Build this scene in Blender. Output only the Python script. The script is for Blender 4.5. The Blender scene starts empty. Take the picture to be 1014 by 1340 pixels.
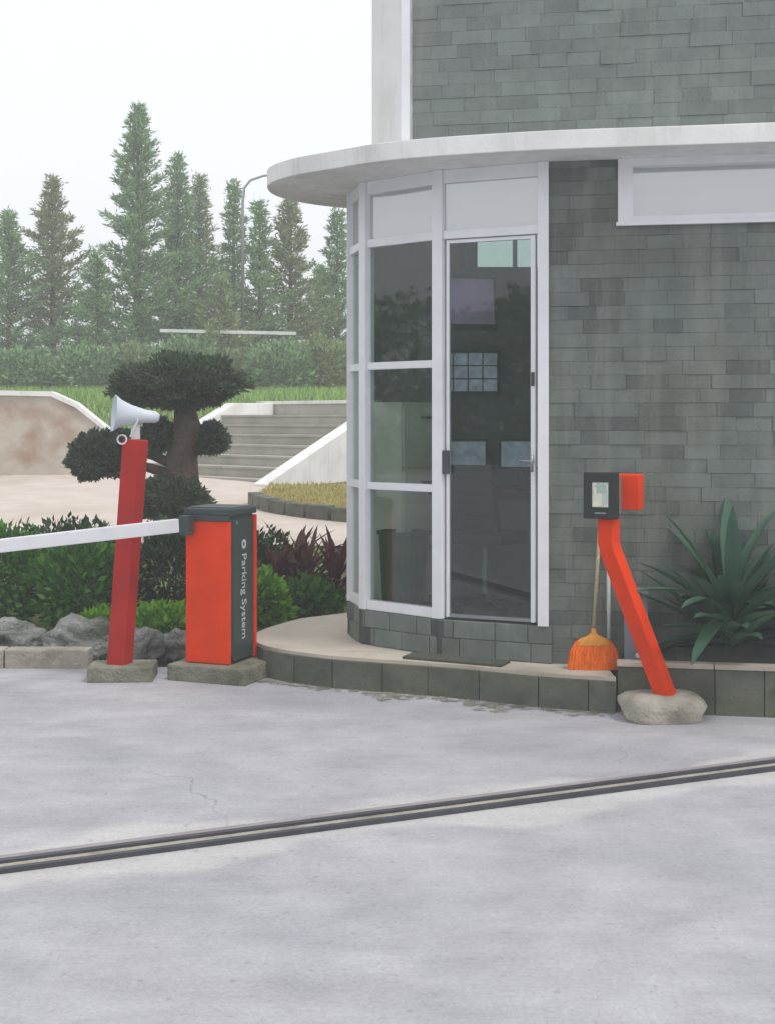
import bpy, bmesh, math, random
from math import sin, cos, pi, radians
from mathutils import Vector, Matrix, noise as mnoise

random.seed(7)
S = bpy.context.scene
COL = S.collection

# ------------------------------------------------------------------ camera, sky, sun, exposure
EYE = 1.6
F = 1700.0                       # focal length in pixels of the 1014 x 1340 frame
cam_d = bpy.data.cameras.new('camera')
cam = bpy.data.objects.new('camera', cam_d); COL.objects.link(cam)
cam.location = (0, 0, EYE); cam.rotation_euler = (pi/2, 0, 0)
cam_d.sensor_fit = 'VERTICAL'; cam_d.sensor_height = 24.0; cam_d.lens = F/1340*24.0
cam_d.shift_y = -120/1340
cam_d.clip_start = 0.05; cam_d.clip_end = 1000
S.camera = cam

SUN_EL, SUN_AZ = 58.0, 205.0     # soft sun high behind the camera's right shoulder
w = bpy.data.worlds.new('World'); S.world = w; w.use_nodes = True
nt = w.node_tree; nt.nodes.clear()
out = nt.nodes.new('ShaderNodeOutputWorld'); bg = nt.nodes.new('ShaderNodeBackground')
sky = nt.nodes.new('ShaderNodeTexSky'); sky.sky_type = 'NISHITA'; sky.sun_disc = False
sky.sun_elevation = radians(SUN_EL); sky.sun_rotation = radians(126); sky.dust_density = 4; sky.air_density = 1.0
hs = nt.nodes.new('ShaderNodeHueSaturation'); hs.inputs['Saturation'].default_value = 0.3
mx = nt.nodes.new('ShaderNodeMix'); mx.data_type = 'RGBA'; mx.inputs[0].default_value = 0.8
mx.inputs[7].default_value = (8.9, 9.15, 9.5, 1)      # even white overcast
nt.links.new(sky.outputs[0], hs.inputs['Color']); nt.links.new(hs.outputs[0], mx.inputs[6])
nt.links.new(mx.outputs[2], bg.inputs[0]); bg.inputs[1].default_value = 0.135
nt.links.new(bg.outputs[0], out.inputs[0])

sl = bpy.data.lights.new('sun', 'SUN'); sl.energy = 1.5; sl.angle = radians(11); sl.color = (1, .965, .91)
so = bpy.data.objects.new('sun', sl); COL.objects.link(so)
sd = Vector((.72, -.52, 0)).normalized()*cos(radians(SUN_EL)) + Vector((0, 0, sin(radians(SUN_EL))))
so.rotation_euler = sd.to_track_quat('Z', 'Y').to_euler(); so.location = sd*30

vs = S.view_settings
vs.view_transform = 'Standard'; vs.look = 'None'; vs.gamma = 1; vs.exposure = 0.0; vs.use_curve_mapping = False
S.cycles.max_bounces = 6; S.cycles.transparent_max_bounces = 16; S.cycles.volume_bounces = 2
S.cycles.use_denoising = True

# ------------------------------------------------------------------ helpers
def lin(r, g, b):
    f = lambda c: ((c/255+.055)/1.055)**2.4 if c/255 > .04045 else c/255/12.92
    return (f(r), f(g), f(b))

def at(px, py, Y):               # a point of the place at depth Y behind a picture point
    return Vector(((px-507)*Y/F, Y, EYE-(py-550)*Y/F))

def mat(name, base, rough=.65, var=.18, scale=6, bump=.15, bscale=70, metallic=0., spec=.4, rnd=0., isl=0.,
        odd=0., stain=None, sscale=1.5, samt=.6, dist=.01):
    m = bpy.data.materials.new(name); m.use_nodes = True
    t = m.node_tree; N = t.nodes; L = t.links
    p = N['Principled BSDF']; p.inputs['Roughness'].default_value = rough
    p.inputs['Metallic'].default_value = metallic; p.inputs['Specular IOR Level'].default_value = spec
    tc = N.new('ShaderNodeTexCoord')
    n1 = N.new('ShaderNodeTexNoise'); n1.inputs['Scale'].default_value = scale; n1.inputs['Detail'].default_value = 8
    n1.inputs['Roughness'].default_value = .65
    geo = N.new('ShaderNodeNewGeometry')
    L.new(geo.outputs['Position'], n1.inputs['Vector'])
    r = N.new('ShaderNodeMapRange'); r.inputs[1].default_value = .3; r.inputs[2].default_value = .7
    r.inputs[3].default_value = 1-var; r.inputs[4].default_value = 1+var
    L.new(n1.outputs[0], r.inputs[0])
    val = r.outputs[0]
    if rnd:
        oi = N.new('ShaderNodeObjectInfo'); q = N.new('ShaderNodeMapRange'); q.inputs[3].default_value = 1-rnd; q.inputs[4].default_value = 1+rnd
        L.new(oi.outputs['Random'], q.inputs[0])
        if odd:
            wh = N.new('ShaderNodeTexWhiteNoise'); wh.noise_dimensions = '1D'; L.new(oi.outputs['Random'], wh.inputs['W'])
            qq = N.new('ShaderNodeMapRange'); qq.inputs[1].default_value = .10; qq.inputs[2].default_value = .14; qq.inputs[3].default_value = 1-odd; qq.inputs[4].default_value = 1
            L.new(wh.outputs['Value'], qq.inputs[0]); m0 = N.new('ShaderNodeMath'); m0.operation = 'MULTIPLY'; L.new(val, m0.inputs[0]); L.new(qq.outputs[0], m0.inputs[1]); val = m0.outputs[0]
        mm = N.new('ShaderNodeMath'); mm.operation = 'MULTIPLY'
        L.new(val, mm.inputs[0]); L.new(q.outputs[0], mm.inputs[1]); val = mm.outputs[0]
    if isl:
        q = N.new('ShaderNodeMapRange'); q.inputs[3].default_value = 1-isl; q.inputs[4].default_value = 1+isl
        L.new(geo.outputs['Random Per Island'], q.inputs[0]); mm = N.new('ShaderNodeMath'); mm.operation = 'MULTIPLY'
        L.new(val, mm.inputs[0]); L.new(q.outputs[0], mm.inputs[1]); val = mm.outputs[0]
    vm = N.new('ShaderNodeVectorMath'); vm.operation = 'SCALE'; vm.inputs[0].default_value = base
    L.new(val, vm.inputs['Scale']); colr = vm.outputs[0]
    if stain:
        n2 = N.new('ShaderNodeTexNoise'); n2.inputs['Scale'].default_value = sscale; n2.inputs['Detail'].default_value = 6
        L.new(geo.outputs['Position'], n2.inputs['Vector'])
        r2 = N.new('ShaderNodeMapRange'); r2.inputs[1].default_value = .48; r2.inputs[2].default_value = .68; r2.inputs[4].default_value = samt
        L.new(n2.outputs[0], r2.inputs[0])
        x = N.new('ShaderNodeMix'); x.data_type = 'RGBA'; L.new(r2.outputs[0], x.inputs[0]); L.new(colr, x.inputs[6])
        x.inputs[7].default_value = (*stain, 1); colr = x.outputs[2]
    L.new(colr, p.inputs['Base Color'])
    if bump:
        n3 = N.new('ShaderNodeTexNoise'); n3.inputs['Scale'].default_value = bscale; n3.inputs['Detail'].default_value = 5
        L.new(geo.outputs['Position'], n3.inputs['Vector'])
        b = N.new('ShaderNodeBump'); b.inputs['Strength'].default_value = bump; b.inputs['Distance'].default_value = dist
        L.new(n3.outputs[0], b.inputs['Height']); L.new(b.outputs[0], p.inputs['Normal'])
    return m

def leaf_mat(name, dark, light, rough=.5, trans=.35):
    m = bpy.data.materials.new(name); m.use_nodes = True
    t = m.node_tree; N = t.nodes; L = t.links; p = N['Principled BSDF']; p.inputs['Roughness'].default_value = rough
    p.inputs['Specular IOR Level'].default_value = .3
    geo = N.new('ShaderNodeNewGeometry'); cr = N.new('ShaderNodeMix'); cr.data_type = 'RGBA'
    n1 = N.new('ShaderNodeTexNoise'); n1.inputs['Scale'].default_value = 2.2; n1.inputs['Detail'].default_value = 3
    L.new(geo.outputs['Position'], n1.inputs['Vector'])
    a = N.new('ShaderNodeMath'); a.operation = 'ADD'; L.new(geo.outputs['Random Per Island'], a.inputs[0]); L.new(n1.outputs[0], a.inputs[1])
    b = N.new('ShaderNodeMapRange'); b.inputs[1].default_value = .35; b.inputs[2].default_value = 1.35; L.new(a.outputs[0], b.inputs[0])
    L.new(b.outputs[0], cr.inputs[0]); cr.inputs[6].default_value = (*dark, 1); cr.inputs[7].default_value = (*light, 1)
    L.new(cr.outputs[2], p.inputs['Base Color'])
    tr = N.new('ShaderNodeBsdfTranslucent'); L.new(cr.outputs[2], tr.inputs[0])
    ms = N.new('ShaderNodeMixShader'); ms.inputs[0].default_value = trans
    L.new(p.outputs[0], ms.inputs[1]); L.new(tr.outputs[0], ms.inputs[2]); L.new(ms.outputs[0], N['Material Output'].inputs[0])
    return m

def glass_mat(name, tint=(.80, .86, .84), boost=2.2):
    m = bpy.data.materials.new(name); m.use_nodes = True
    t = m.node_tree; N = t.nodes; L = t.links; N.remove(N['Principled BSDF'])
    tr = N.new('ShaderNodeBsdfTransparent'); tr.inputs[0].default_value = (*tint, 1)
    g = N.new('ShaderNodeBsdfGlossy'); g.inputs['Roughness'].default_value = .015
    n = N.new('ShaderNodeTexNoise'); n.inputs['Scale'].default_value = 1.3
    b = N.new('ShaderNodeBump'); b.inputs['Strength'].default_value = .03; b.inputs['Distance'].default_value = .02
    L.new(n.outputs[0], b.inputs['Height']); L.new(b.outputs[0], g.inputs['Normal'])
    f = N.new('ShaderNodeLayerWeight'); pw = N.new('ShaderNodeMath'); pw.operation = 'POWER'; pw.inputs[1].default_value = 4.5; L.new(f.outputs['Facing'], pw.inputs[0])
    mu = N.new('ShaderNodeMath'); mu.operation = 'MULTIPLY_ADD'; mu.use_clamp = True; mu.inputs[1].default_value = .8; mu.inputs[2].default_value = .03*boost
    L.new(pw.outputs[0], mu.inputs[0])
    ms = N.new('ShaderNodeMixShader'); L.new(mu.outputs[0], ms.inputs[0]); L.new(tr.outputs[0], ms.inputs[1]); L.new(g.outputs[0], ms.inputs[2])
    L.new(ms.outputs[0], N['Material Output'].inputs[0])
    return m

class MB:
    def __init__(s): s.v = []; s.f = []
    def quad(s, a, b, c, d):
        i = len(s.v); s.v += [tuple(a), tuple(b), tuple(c), tuple(d)]; s.f.append((i, i+1, i+2, i+3))
    def tri(s, a, b, c):
        i = len(s.v); s.v += [tuple(a), tuple(b), tuple(c)]; s.f.append((i, i+1, i+2))
    def box(s, c, sx, sy, sz, rot=None):
        c = Vector(c); i = len(s.v)
        for z in (-.5, .5):
            for x, y in ((-.5, -.5), (.5, -.5), (.5, .5), (-.5, .5)):
                p = Vector((x*sx, y*sy, z*sz))
                if rot is not None: p = rot @ p
                s.v.append(tuple(c+p))
        s.f += [(i+3, i+2, i+1, i), (i+4, i+5, i+6, i+7)] + [(i+k, i+(k+1) % 4, i+4+(k+1) % 4, i+4+k) for k in range(4)]
    def tube(s, pts, rad, n=8, cap=True, sq=None):
        pts = [Vector(p) for p in pts]; rings = []
        ref = None
        for k, p in enumerate(pts):
            d = (pts[min(k+1, len(pts)-1)]-pts[max(k-1, 0)]).normalized()
            if ref is None: ref = Vector((0, 0, 1)) if abs(d.z) < .9 else Vector((1, 0, 0))
            u = d.cross(ref).normalized(); ref = u.cross(d).normalized()
            r = rad[k] if isinstance(rad, (list, tuple)) else rad
            i = len(s.v)
            for j in range(n):
                a = 2*pi*j/n + (sq or 0); s.v.append(tuple(p+u*cos(a)*r+ref*sin(a)*r))
            rings.append(i)
        for a, b in zip(rings, rings[1:]):
            for j in range(n): s.f.append((a+j, b+j, b+(j+1) % n, a+(j+1) % n))
        if cap:
            s.f.append(tuple(rings[0]+j for j in range(n))); s.f.append(tuple(rings[-1]+n-1-j for j in range(n)))
    def prism(s, poly, z0, z1):
        i = len(s.v); n = len(poly)
        s.v += [(p[0], p[1], z0) for p in poly] + [(p[0], p[1], z1) for p in poly]
        s.f += [tuple(range(i+n-1, i-1, -1)), tuple(range(i+n, i+2*n))] + [(i+k, i+(k+1) % n, i+n+(k+1) % n, i+n+k) for k in range(n)]
    def mesh(s, name, m, smooth=False):
        me = bpy.data.meshes.new(name); me.from_pydata(s.v, [], s.f); me.update()
        if m: me.materials.append(m)
        if smooth: me.polygons.foreach_set('use_smooth', [True]*len(me.polygons))
        return me
    def build(s, name, m, parent=None, smooth=False, bevel=0, loc=None):
        me = s.mesh(name, m, smooth)
        bm = bmesh.new(); bm.from_mesh(me)
        if bevel:
            bmesh.ops.recalc_face_normals(bm, faces=bm.faces)
            bmesh.ops.bevel(bm, geom=[e for e in bm.edges if len(e.link_faces) == 2 and e.calc_face_angle(0) > .5], offset=bevel, segments=2, affect='EDGES', profile=.6)
        elif len(s.f) < 4000 and len(s.f) > 5:
            bmesh.ops.recalc_face_normals(bm, faces=bm.faces)
        bm.to_mesh(me); bm.free()
        o = bpy.data.objects.new(name, me); COL.objects.link(o)
        if parent: o.parent = parent
        if loc is not None: o.location = loc
        return o

def tag(o, label=None, cat=None, group=None, kind=None):
    if label: o['label'] = label
    if cat: o['category'] = cat
    if group: o['group'] = group
    if kind: o['kind'] = kind
    return o

def empty(name, loc=(0, 0, 0), rz=0):
    o = bpy.data.objects.new(name, None); COL.objects.link(o); o.location = loc; o.rotation_euler = (0, 0, rz); o.empty_display_size = .1
    return o

def setparent(o, p):             # keeps world placement of a mesh written in world coordinates
    o.parent = p; o.matrix_parent_inverse = Matrix.LocRotScale(p.location, p.rotation_euler, p.scale).inverted()
    return o

def wpart(mb, name, m, parent, **k):
    return setparent(mb.build(name, m, None, **k), parent)

def spart(mb, name, m, part, root, **k):      # sub-part of a part that itself was written in world coordinates
    o = mb.build(name, m, None, **k); o.parent = part
    o.matrix_parent_inverse = Matrix.LocRotScale(root.location, root.rotation_euler, root.scale).inverted() @ Matrix.Identity(4) if False else Matrix.Identity(4)
    return o

def catmull(P, n=8, closed=False):
    P = [Vector((*p, 0)) if len(p) == 2 else Vector(p) for p in P]; R = []
    m = len(P)
    for i in range(m-1):
        p0, p1, p2, p3 = P[max(i-1, 0)], P[i], P[i+1], P[min(i+2, m-1)]
        for k in range(n):
            t = k/n
            R.append(.5*((2*p1)+(p2-p0)*t+(2*p0-5*p1+4*p2-p3)*t*t+(3*p1-p0-3*p2+p3)*t**3))
    R.append(P[-1]); return R

def rotz(a): return Matrix.Rotation(a, 3, 'Z')
def rnd(a, b): return random.uniform(a, b)
def rvec():
    while True:
        v = Vector((rnd(-1, 1), rnd(-1, 1), rnd(-1, 1)))
        if .01 < v.length < 1: return v.normalized()

# ------------------------------------------------------------------ materials
M = {}
M['tile'] = mat('andesite_tile', lin(110, 119, 114), .8, .16, 6, .3, 90, rnd=.10, spec=.25, odd=.30, stain=lin(98, 98, 88), sscale=1.7, samt=.5)
M['tile_isl'] = mat('andesite_tile_far', lin(114, 122, 118), .8, .14, 6, .3, 90, isl=.13)
def streaks(m, amt, colr, sx=5, sz=.45):
    t = m.node_tree; N = t.nodes; L = t.links; p = N['Principled BSDF']; src = p.inputs['Base Color'].links[0].from_socket
    g = N.new('ShaderNodeNewGeometry'); mp = N.new('ShaderNodeMapping'); mp.inputs['Scale'].default_value = (sx, sx, sz); L.new(g.outputs['Position'], mp.inputs['Vector'])
    n = N.new('ShaderNodeTexNoise'); n.inputs['Scale'].default_value = 1.4; n.inputs['Detail'].default_value = 7; n.inputs['Roughness'].default_value = .7; L.new(mp.outputs[0], n.inputs['Vector'])
    r = N.new('ShaderNodeMapRange'); r.inputs[1].default_value = .5; r.inputs[2].default_value = .72; r.inputs[4].default_value = amt; L.new(n.outputs[0], r.inputs[0])
    x = N.new('ShaderNodeMix'); x.data_type = 'RGBA'; L.new(r.outputs[0], x.inputs[0]); L.new(src, x.inputs[6]); x.inputs[7].default_value = (*colr, 1); L.new(x.outputs[2], p.inputs['Base Color'])
streaks(M['tile'], .5, lin(142, 146, 138)); streaks(M['tile_isl'], .5, lin(144, 148, 140))
M['mortar'] = mat('mortar', lin(100, 108, 104), .9, .1, 20)
M['white'] = mat('white_paint', (.72, .73, .75), .45, .05, 3, .04, 30, stain=(.60, .59, .56), sscale=2.2, samt=.35)
M['alu'] = mat('white_aluminium', (.79, .80, .83), .35, .05, 5, 0)
M['plaster'] = mat('white_plaster', (.80, .80, .79), .85, .06, 3, .15, 60, stain=(.55, .54, .50), sscale=1.6, samt=.4)
streaks(M['plaster'], .35, lin(170, 166, 156), 7, .6)
M['glass'] = glass_mat('clear_glass')
fg = mat('frosted_glass', (.62, .67, .70), .25, .04, 2, 0)
_N = fg.node_tree.nodes; _t = _N.new('ShaderNodeBsdfTranslucent'); _t.inputs[0].default_value = (.8, .85, .88, 1); _m = _N.new('ShaderNodeMixShader'); _m.inputs[0].default_value = .4
fg.node_tree.links.new(_N['Principled BSDF'].outputs[0], _m.inputs[1]); fg.node_tree.links.new(_t.outputs[0], _m.inputs[2]); fg.node_tree.links.new(_m.outputs[0], _N['Material Output'].inputs[0])
_g = _N.new('ShaderNodeBsdfGlossy'); _g.inputs['Roughness'].default_value = .06; _m2 = _N.new('ShaderNodeMixShader'); _m2.inputs[0].default_value = .38
fg.node_tree.links.new(_m.outputs[0], _m2.inputs[1]); fg.node_tree.links.new(_g.outputs[0], _m2.inputs[2]); fg.node_tree.links.new(_m2.outputs[0], _N['Material Output'].inputs[0])
M['frosted'] = fg
M['glass_door'] = glass_mat('door_glass', (.76, .83, .81), 2.0)
M['road'] = None
M['granolith'] = mat('washed_concrete', lin(190, 180, 166), .9, .16, 5, .5, 150, stain=lin(148, 142, 128), sscale=2.5, samt=.55)
M['kerb'] = mat('mossy_stone', lin(100, 102, 90), .9, .2, 8, .4, 60, rnd=.16, stain=lin(66, 76, 58), sscale=5, samt=.55)
M['conc'] = mat('rough_concrete', lin(168, 162, 150), .95, .22, 7, .7, 50, stain=lin(112, 108, 92), sscale=6, samt=.6, dist=.02)
M['edge'] = mat('stained_cement', lin(150, 144, 146), .95, .2, 6, .4, 60, stain=lin(120, 114, 114), sscale=3, samt=.6)
M['conc_dark'] = mat('mossy_concrete', lin(128, 128, 114), .95, .25, 7, .7, 50, stain=lin(74, 80, 60), sscale=5, samt=.65, dist=.02)
M['orange'] = mat('orange_paint', (.78, .050, .003), .55, .07, 5, .05, 200, spec=.2, stain=(.45, .03, .008), sscale=3, samt=.3)
M['red'] = mat('red_paint', (.42, .020, .016), .55, .1, 5, .06, 120, spec=.2, stain=(.30, .02, .02), sscale=4, samt=.4)
M['anthracite'] = mat('anthracite_paint', lin(58, 70, 70), .45, .06, 5, .05, 200)
M['darkplastic'] = mat('dark_plastic', lin(40, 48, 44), .4, .05, 5, .05, 200)
M['arm'] = mat('white_boom', (.70, .71, .75), .45, .05, 4, 0, stain=(.5, .5, .5), sscale=5, samt=.3)
M['horn'] = mat('pale_grey_plastic', (.62, .66, .72), .45, .06, 8, 0)
M['steel'] = mat('steel', lin(150, 152, 156), .4, .12, 20, .05, 100, metallic=.7)
M['darksteel'] = mat('dark_steel', lin(74, 76, 82), .55, .2, 9, .1, 80, metallic=.3)
M['print'] = mat('pale_print', (.55, .62, .62), .6, .05, 5, 0)
M['stone'] = mat('boulder', lin(138, 140, 136), .95, .35, 7, 1, 26, stain=lin(70, 78, 58), sscale=5, samt=.85, dist=.05)
M['soil'] = mat('soil', lin(86, 74, 52), .95, .35, 6, .8, 30, stain=lin(70, 92, 40), sscale=1.2, samt=.8, dist=.03)
M['path'] = mat('pale_path', lin(196, 184, 174), .9, .12, 2, .3, 40, stain=lin(170, 160, 140), sscale=.8, samt=.5)
M['stair'] = mat('stair_stone', lin(172, 168, 158), .9, .16, 4, .3, 40, stain=lin(132, 130, 116), sscale=2, samt=.5, rnd=.07)
M['interior'] = mat('interior_paint', lin(120, 128, 122), .8, .06, 3, 0)
M['ceiling'] = mat('interior_ceiling', lin(200, 206, 206), .8, .06, 3, 0)
M['floor_in'] = mat('interior_floor', lin(110, 116, 112), .5, .1, 5, 0)
M['wood_dark'] = mat('dark_laminate', lin(46, 40, 34), .5, .2, 8, .05, 60)
M['beige'] = mat('beige_metal', lin(206, 202, 184), .6, .08, 6, 0)
M['binnie'] = mat('green_plastic', lin(30, 74, 38), .5, .1, 6, 0)
M['sack'] = mat('pale_woven_sack', lin(170, 172, 150), .9, .2, 12, .4, 90)
M['straw'] = mat('orange_bristles', (.85, .16, .008), .7, .25, 30, .3, 120, isl=.28)
M['yellow'] = mat('yellow_ferrule', lin(206, 140, 52), .6, .2, 30, .2, 120)
M['stick'] = mat('pale_wooden_stick', lin(172, 160, 128), .6, .25, 30, .1, 80)
M['stickw'] = mat('white_plastic_stick', lin(196, 204, 204), .5, .1, 20, 0)
M['mat'] = mat('coir_mat', lin(84, 88, 78), .98, .3, 60, .8, 220)
M['fence_post'] = mat('green_fence_post', lin(84, 104, 82), .6, .1, 5, 0)
M['bark'] = mat('bark', lin(98, 82, 68), .95, .35, 12, 1, 30, dist=.03)
M['cabinet'] = mat('grey_cabinet', lin(126, 130, 140), .5, .08, 6, .03, 60)
M['blades'] = leaf_mat('grass_blades', lin(100, 146, 56), lin(172, 206, 116), .6)
M['drygrass'] = leaf_mat('dry_grass', lin(136, 128, 76), lin(196, 184, 122), .7)
M['conifer'] = leaf_mat('conifer_needles', lin(70, 104, 66), lin(150, 186, 128), .7, .25)
M['conifer2'] = leaf_mat('conifer_needles_warm', lin(84, 104, 62), lin(160, 178, 122), .7, .25)
M['pine'] = leaf_mat('pruned_pine_needles', lin(40, 58, 44), lin(92, 112, 80), .7, .2)
M['shrub'] = leaf_mat('shrub_leaves', lin(26, 64, 22), lin(86, 140, 48), .45, .3)
M['shrub_b'] = leaf_mat('bright_shrub_leaves', lin(60, 116, 24), lin(140, 192, 60), .45, .35)
M['shrub_d'] = leaf_mat('dark_shrub_leaves', lin(16, 40, 22), lin(54, 88, 44), .4, .2)
M['redleaf'] = leaf_mat('dark_red_leaves', lin(36, 14, 18), lin(98, 46, 44), .4, .2)
M['agave'] = leaf_mat('strap_leaves', lin(16, 36, 28), lin(84, 120, 98), .3, .15)

def screen_mat(name, c1, c2, scale, strength, soft=False):
    m = bpy.data.materials.new(name); m.use_nodes = True; t = m.node_tree; N = t.nodes; L = t.links
    p = N['Principled BSDF']; p.inputs['Roughness'].default_value = .25
    tc = N.new('ShaderNodeTexCoord'); v = N.new('ShaderNodeTexVoronoi'); v.distance = 'CHEBYCHEV'; v.inputs['Scale'].default_value = scale
    if soft:
        oi = N.new('ShaderNodeObjectInfo'); ad = N.new('ShaderNodeVectorMath'); ad.operation = 'MULTIPLY_ADD'; L.new(oi.outputs['Random'], ad.inputs[0]); ad.inputs[1].default_value = (9, 5, 7); L.new(tc.outputs['Object'], ad.inputs[2])
        v = N.new('ShaderNodeTexNoise'); v.inputs['Scale'].default_value = scale; v.inputs['Detail'].default_value = 3; L.new(ad.outputs[0], v.inputs['Vector']); fac = v.outputs[0]
    else:
        L.new(tc.outputs['Object'], v.inputs['Vector']); sp = N.new('ShaderNodeSeparateColor'); L.new(v.outputs['Color'], sp.inputs[0]); fac = sp.outputs[0]
    x = N.new('ShaderNodeMix'); x.data_type = 'RGBA'; L.new(fac, x.inputs[0]); x.inputs[6].default_value = (*c1, 1); x.inputs[7].default_value = (*c2, 1)
    L.new(x.outputs[2], p.inputs['Base Color']); L.new(x.outputs[2], p.inputs['Emission Color']); p.inputs['Emission Strength'].default_value = strength
    return m
M['tv'] = screen_mat('wall_screen', lin(96, 84, 84), lin(150, 128, 178), 7, .35, True)
M['cctv'] = screen_mat('camera_screen', lin(84, 96, 108), lin(190, 198, 216), 22, .35, True)
M['ticket'] = screen_mat('ticket_display', lin(214, 206, 186), lin(128, 160, 158), 22, .15)

# road concrete with a paler cement strip along the gate track
RA, RB = at(100, 1123, 0), None
def gpt(px, py, h=0.0):
    Y = (EYE-h)*F/(py-550); return Vector(((px-507)*Y/F, Y, h))
R0, R1 = gpt(100, 1124), gpt(913, 1017)
rd = (R1-R0).normalized(); rn = Vector((-rd.y, rd.x, 0))
ang0 = math.atan2(rd.y, rd.x)
def road_mat():
    m = mat('road_concrete', lin(168, 167, 172), .92, .13, 3.2, .35, 160, stain=lin(150, 149, 157), sscale=.9, samt=.7)
    t = m.node_tree; N = t.nodes; L = t.links; p = N['Principled BSDF']
    src = p.inputs['Base Color'].links[0].from_socket
    geo = N.new('ShaderNodeNewGeometry')
    d = N.new('ShaderNodeVectorMath'); d.operation = 'DOT_PRODUCT'; d.inputs[1].default_value = rn
    s = N.new('ShaderNodeVectorMath'); s.operation = 'SUBTRACT'; s.inputs[1].default_value = R0
    L.new(geo.outputs['Position'], s.inputs[0]); L.new(s.outputs[0], d.inputs[0])
    ns = N.new('ShaderNodeTexNoise'); ns.inputs['Scale'].default_value = 1.1; ns.inputs['Detail'].default_value = 6; L.new(geo.outputs['Position'], ns.inputs['Vector'])
    ab = N.new('ShaderNodeMath'); ab.operation = 'ABSOLUTE'; L.new(d.outputs['Value'], ab.inputs[0])
    k = N.new('ShaderNodeMath'); k.operation = 'MULTIPLY_ADD'; L.new(ns.outputs[0], k.inputs[0]); k.inputs[1].default_value = -.75; L.new(ab.outputs[0], k.inputs[2])
    r = N.new('ShaderNodeMapRange'); r.inputs[1].default_value = -.18; r.inputs[2].default_value = -.10; r.inputs[3].default_value = .75; r.inputs[4].default_value = 0
    L.new(k.outputs[0], r.inputs[0])
    x = N.new('ShaderNodeMix'); x.data_type = 'RGBA'; L.new(r.outputs[0], x.inputs[0]); L.new(src, x.inputs[6]); x.inputs[7].default_value = (*lin(190, 188, 186), 1)
    # hairline cracks and specks
    v = N.new('ShaderNodeTexVoronoi'); v.feature = 'DISTANCE_TO_EDGE'; v.inputs['Scale'].default_value = .55
    wn = N.new('ShaderNodeTexNoise'); wn.inputs['Scale'].default_value = 1.6; wn.inputs['Detail'].default_value = 5; L.new(geo.outputs['Position'], wn.inputs['Vector'])
    wa = N.new('ShaderNodeVectorMath'); wa.operation = 'MULTIPLY_ADD'; wa.inputs[1].default_value = (.9, .9, .9); L.new(wn.outputs['Color'], wa.inputs[0]); L.new(geo.outputs['Position'], wa.inputs[2])
    L.new(wa.outputs[0], v.inputs['Vector'])
    cr = N.new('ShaderNodeMapRange'); cr.inputs[1].default_value = 0; cr.inputs[2].default_value = .006; cr.inputs[3].default_value = .5; cr.inputs[4].default_value = 0
    L.new(v.outputs['Distance'], cr.inputs[0])
    mk = N.new('ShaderNodeTexNoise'); mk.inputs['Scale'].default_value = .7; L.new(geo.outputs['Position'], mk.inputs['Vector'])
    mr = N.new('ShaderNodeMapRange'); mr.inputs[1].default_value = .5; mr.inputs[2].default_value = .6; L.new(mk.outputs[0], mr.inputs[0])
    mm = N.new('ShaderNodeMath'); mm.operation = 'MULTIPLY'; L.new(cr.outputs[0], mm.inputs[0]); L.new(mr.outputs[0], mm.inputs[1])
    y = N.new('ShaderNodeMix'); y.data_type = 'RGBA'; L.new(mm.outputs[0], y.inputs[0]); L.new(x.outputs[2], y.inputs[6]); y.inputs[7].default_value = (*lin(110, 108, 110), 1)
    # dirt and moss gathered along the step and the garden edge
    sp = N.new('ShaderNodeTexNoise'); sp.inputs['Scale'].default_value = 26; sp.inputs['Detail'].default_value = 4; L.new(geo.outputs['Position'], sp.inputs['Vector'])
    sr = N.new('ShaderNodeMapRange'); sr.inputs[1].default_value = .62; sr.inputs[2].default_value = .72; sr.inputs[4].default_value = .55; L.new(sp.outputs[0], sr.inputs[0])
    z = N.new('ShaderNodeMix'); z.data_type = 'RGBA'; L.new(sr.outputs[0], z.inputs[0]); L.new(y.outputs[2], z.inputs[6]); z.inputs[7].default_value = (*lin(140, 138, 140), 1)
    g1 = N.new('ShaderNodeTexNoise'); g1.inputs['Scale'].default_value = 55; g1.inputs['Detail'].default_value = 8; g1.inputs['Roughness'].default_value = .8; L.new(geo.outputs['Position'], g1.inputs['Vector'])
    mp = N.new('ShaderNodeMapping'); mp.inputs['Rotation'].default_value = (0, 0, -ang0); mp.inputs['Scale'].default_value = (.6, 1.5, 1); L.new(geo.outputs['Position'], mp.inputs['Vector'])
    g2 = N.new('ShaderNodeTexNoise'); g2.inputs['Scale'].default_value = 2.6; g2.inputs['Detail'].default_value = 9; g2.inputs['Roughness'].default_value = .7; L.new(mp.outputs[0], g2.inputs['Vector'])
    a1 = N.new('ShaderNodeMapRange'); a1.inputs[1].default_value = .25; a1.inputs[2].default_value = .75; a1.inputs[3].default_value = .78; a1.inputs[4].default_value = 1.2; L.new(g1.outputs[0], a1.inputs[0])
    a2 = N.new('ShaderNodeMapRange'); a2.inputs[1].default_value = .35; a2.inputs[2].default_value = .65; a2.inputs[3].default_value = .9; a2.inputs[4].default_value = 1.09; L.new(g2.outputs[0], a2.inputs[0])
    am = N.new('ShaderNodeMath'); am.operation = 'MULTIPLY'; L.new(a1.outputs[0], am.inputs[0]); L.new(a2.outputs[0], am.inputs[1])
    sc_ = N.new('ShaderNodeVectorMath'); sc_.operation = 'SCALE'; L.new(z.outputs[2], sc_.inputs[0]); L.new(am.outputs[0], sc_.inputs['Scale'])
    L.new(sc_.outputs[0], p.inputs['Base Color'])
    return m
M['road'] = road_mat()

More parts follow.
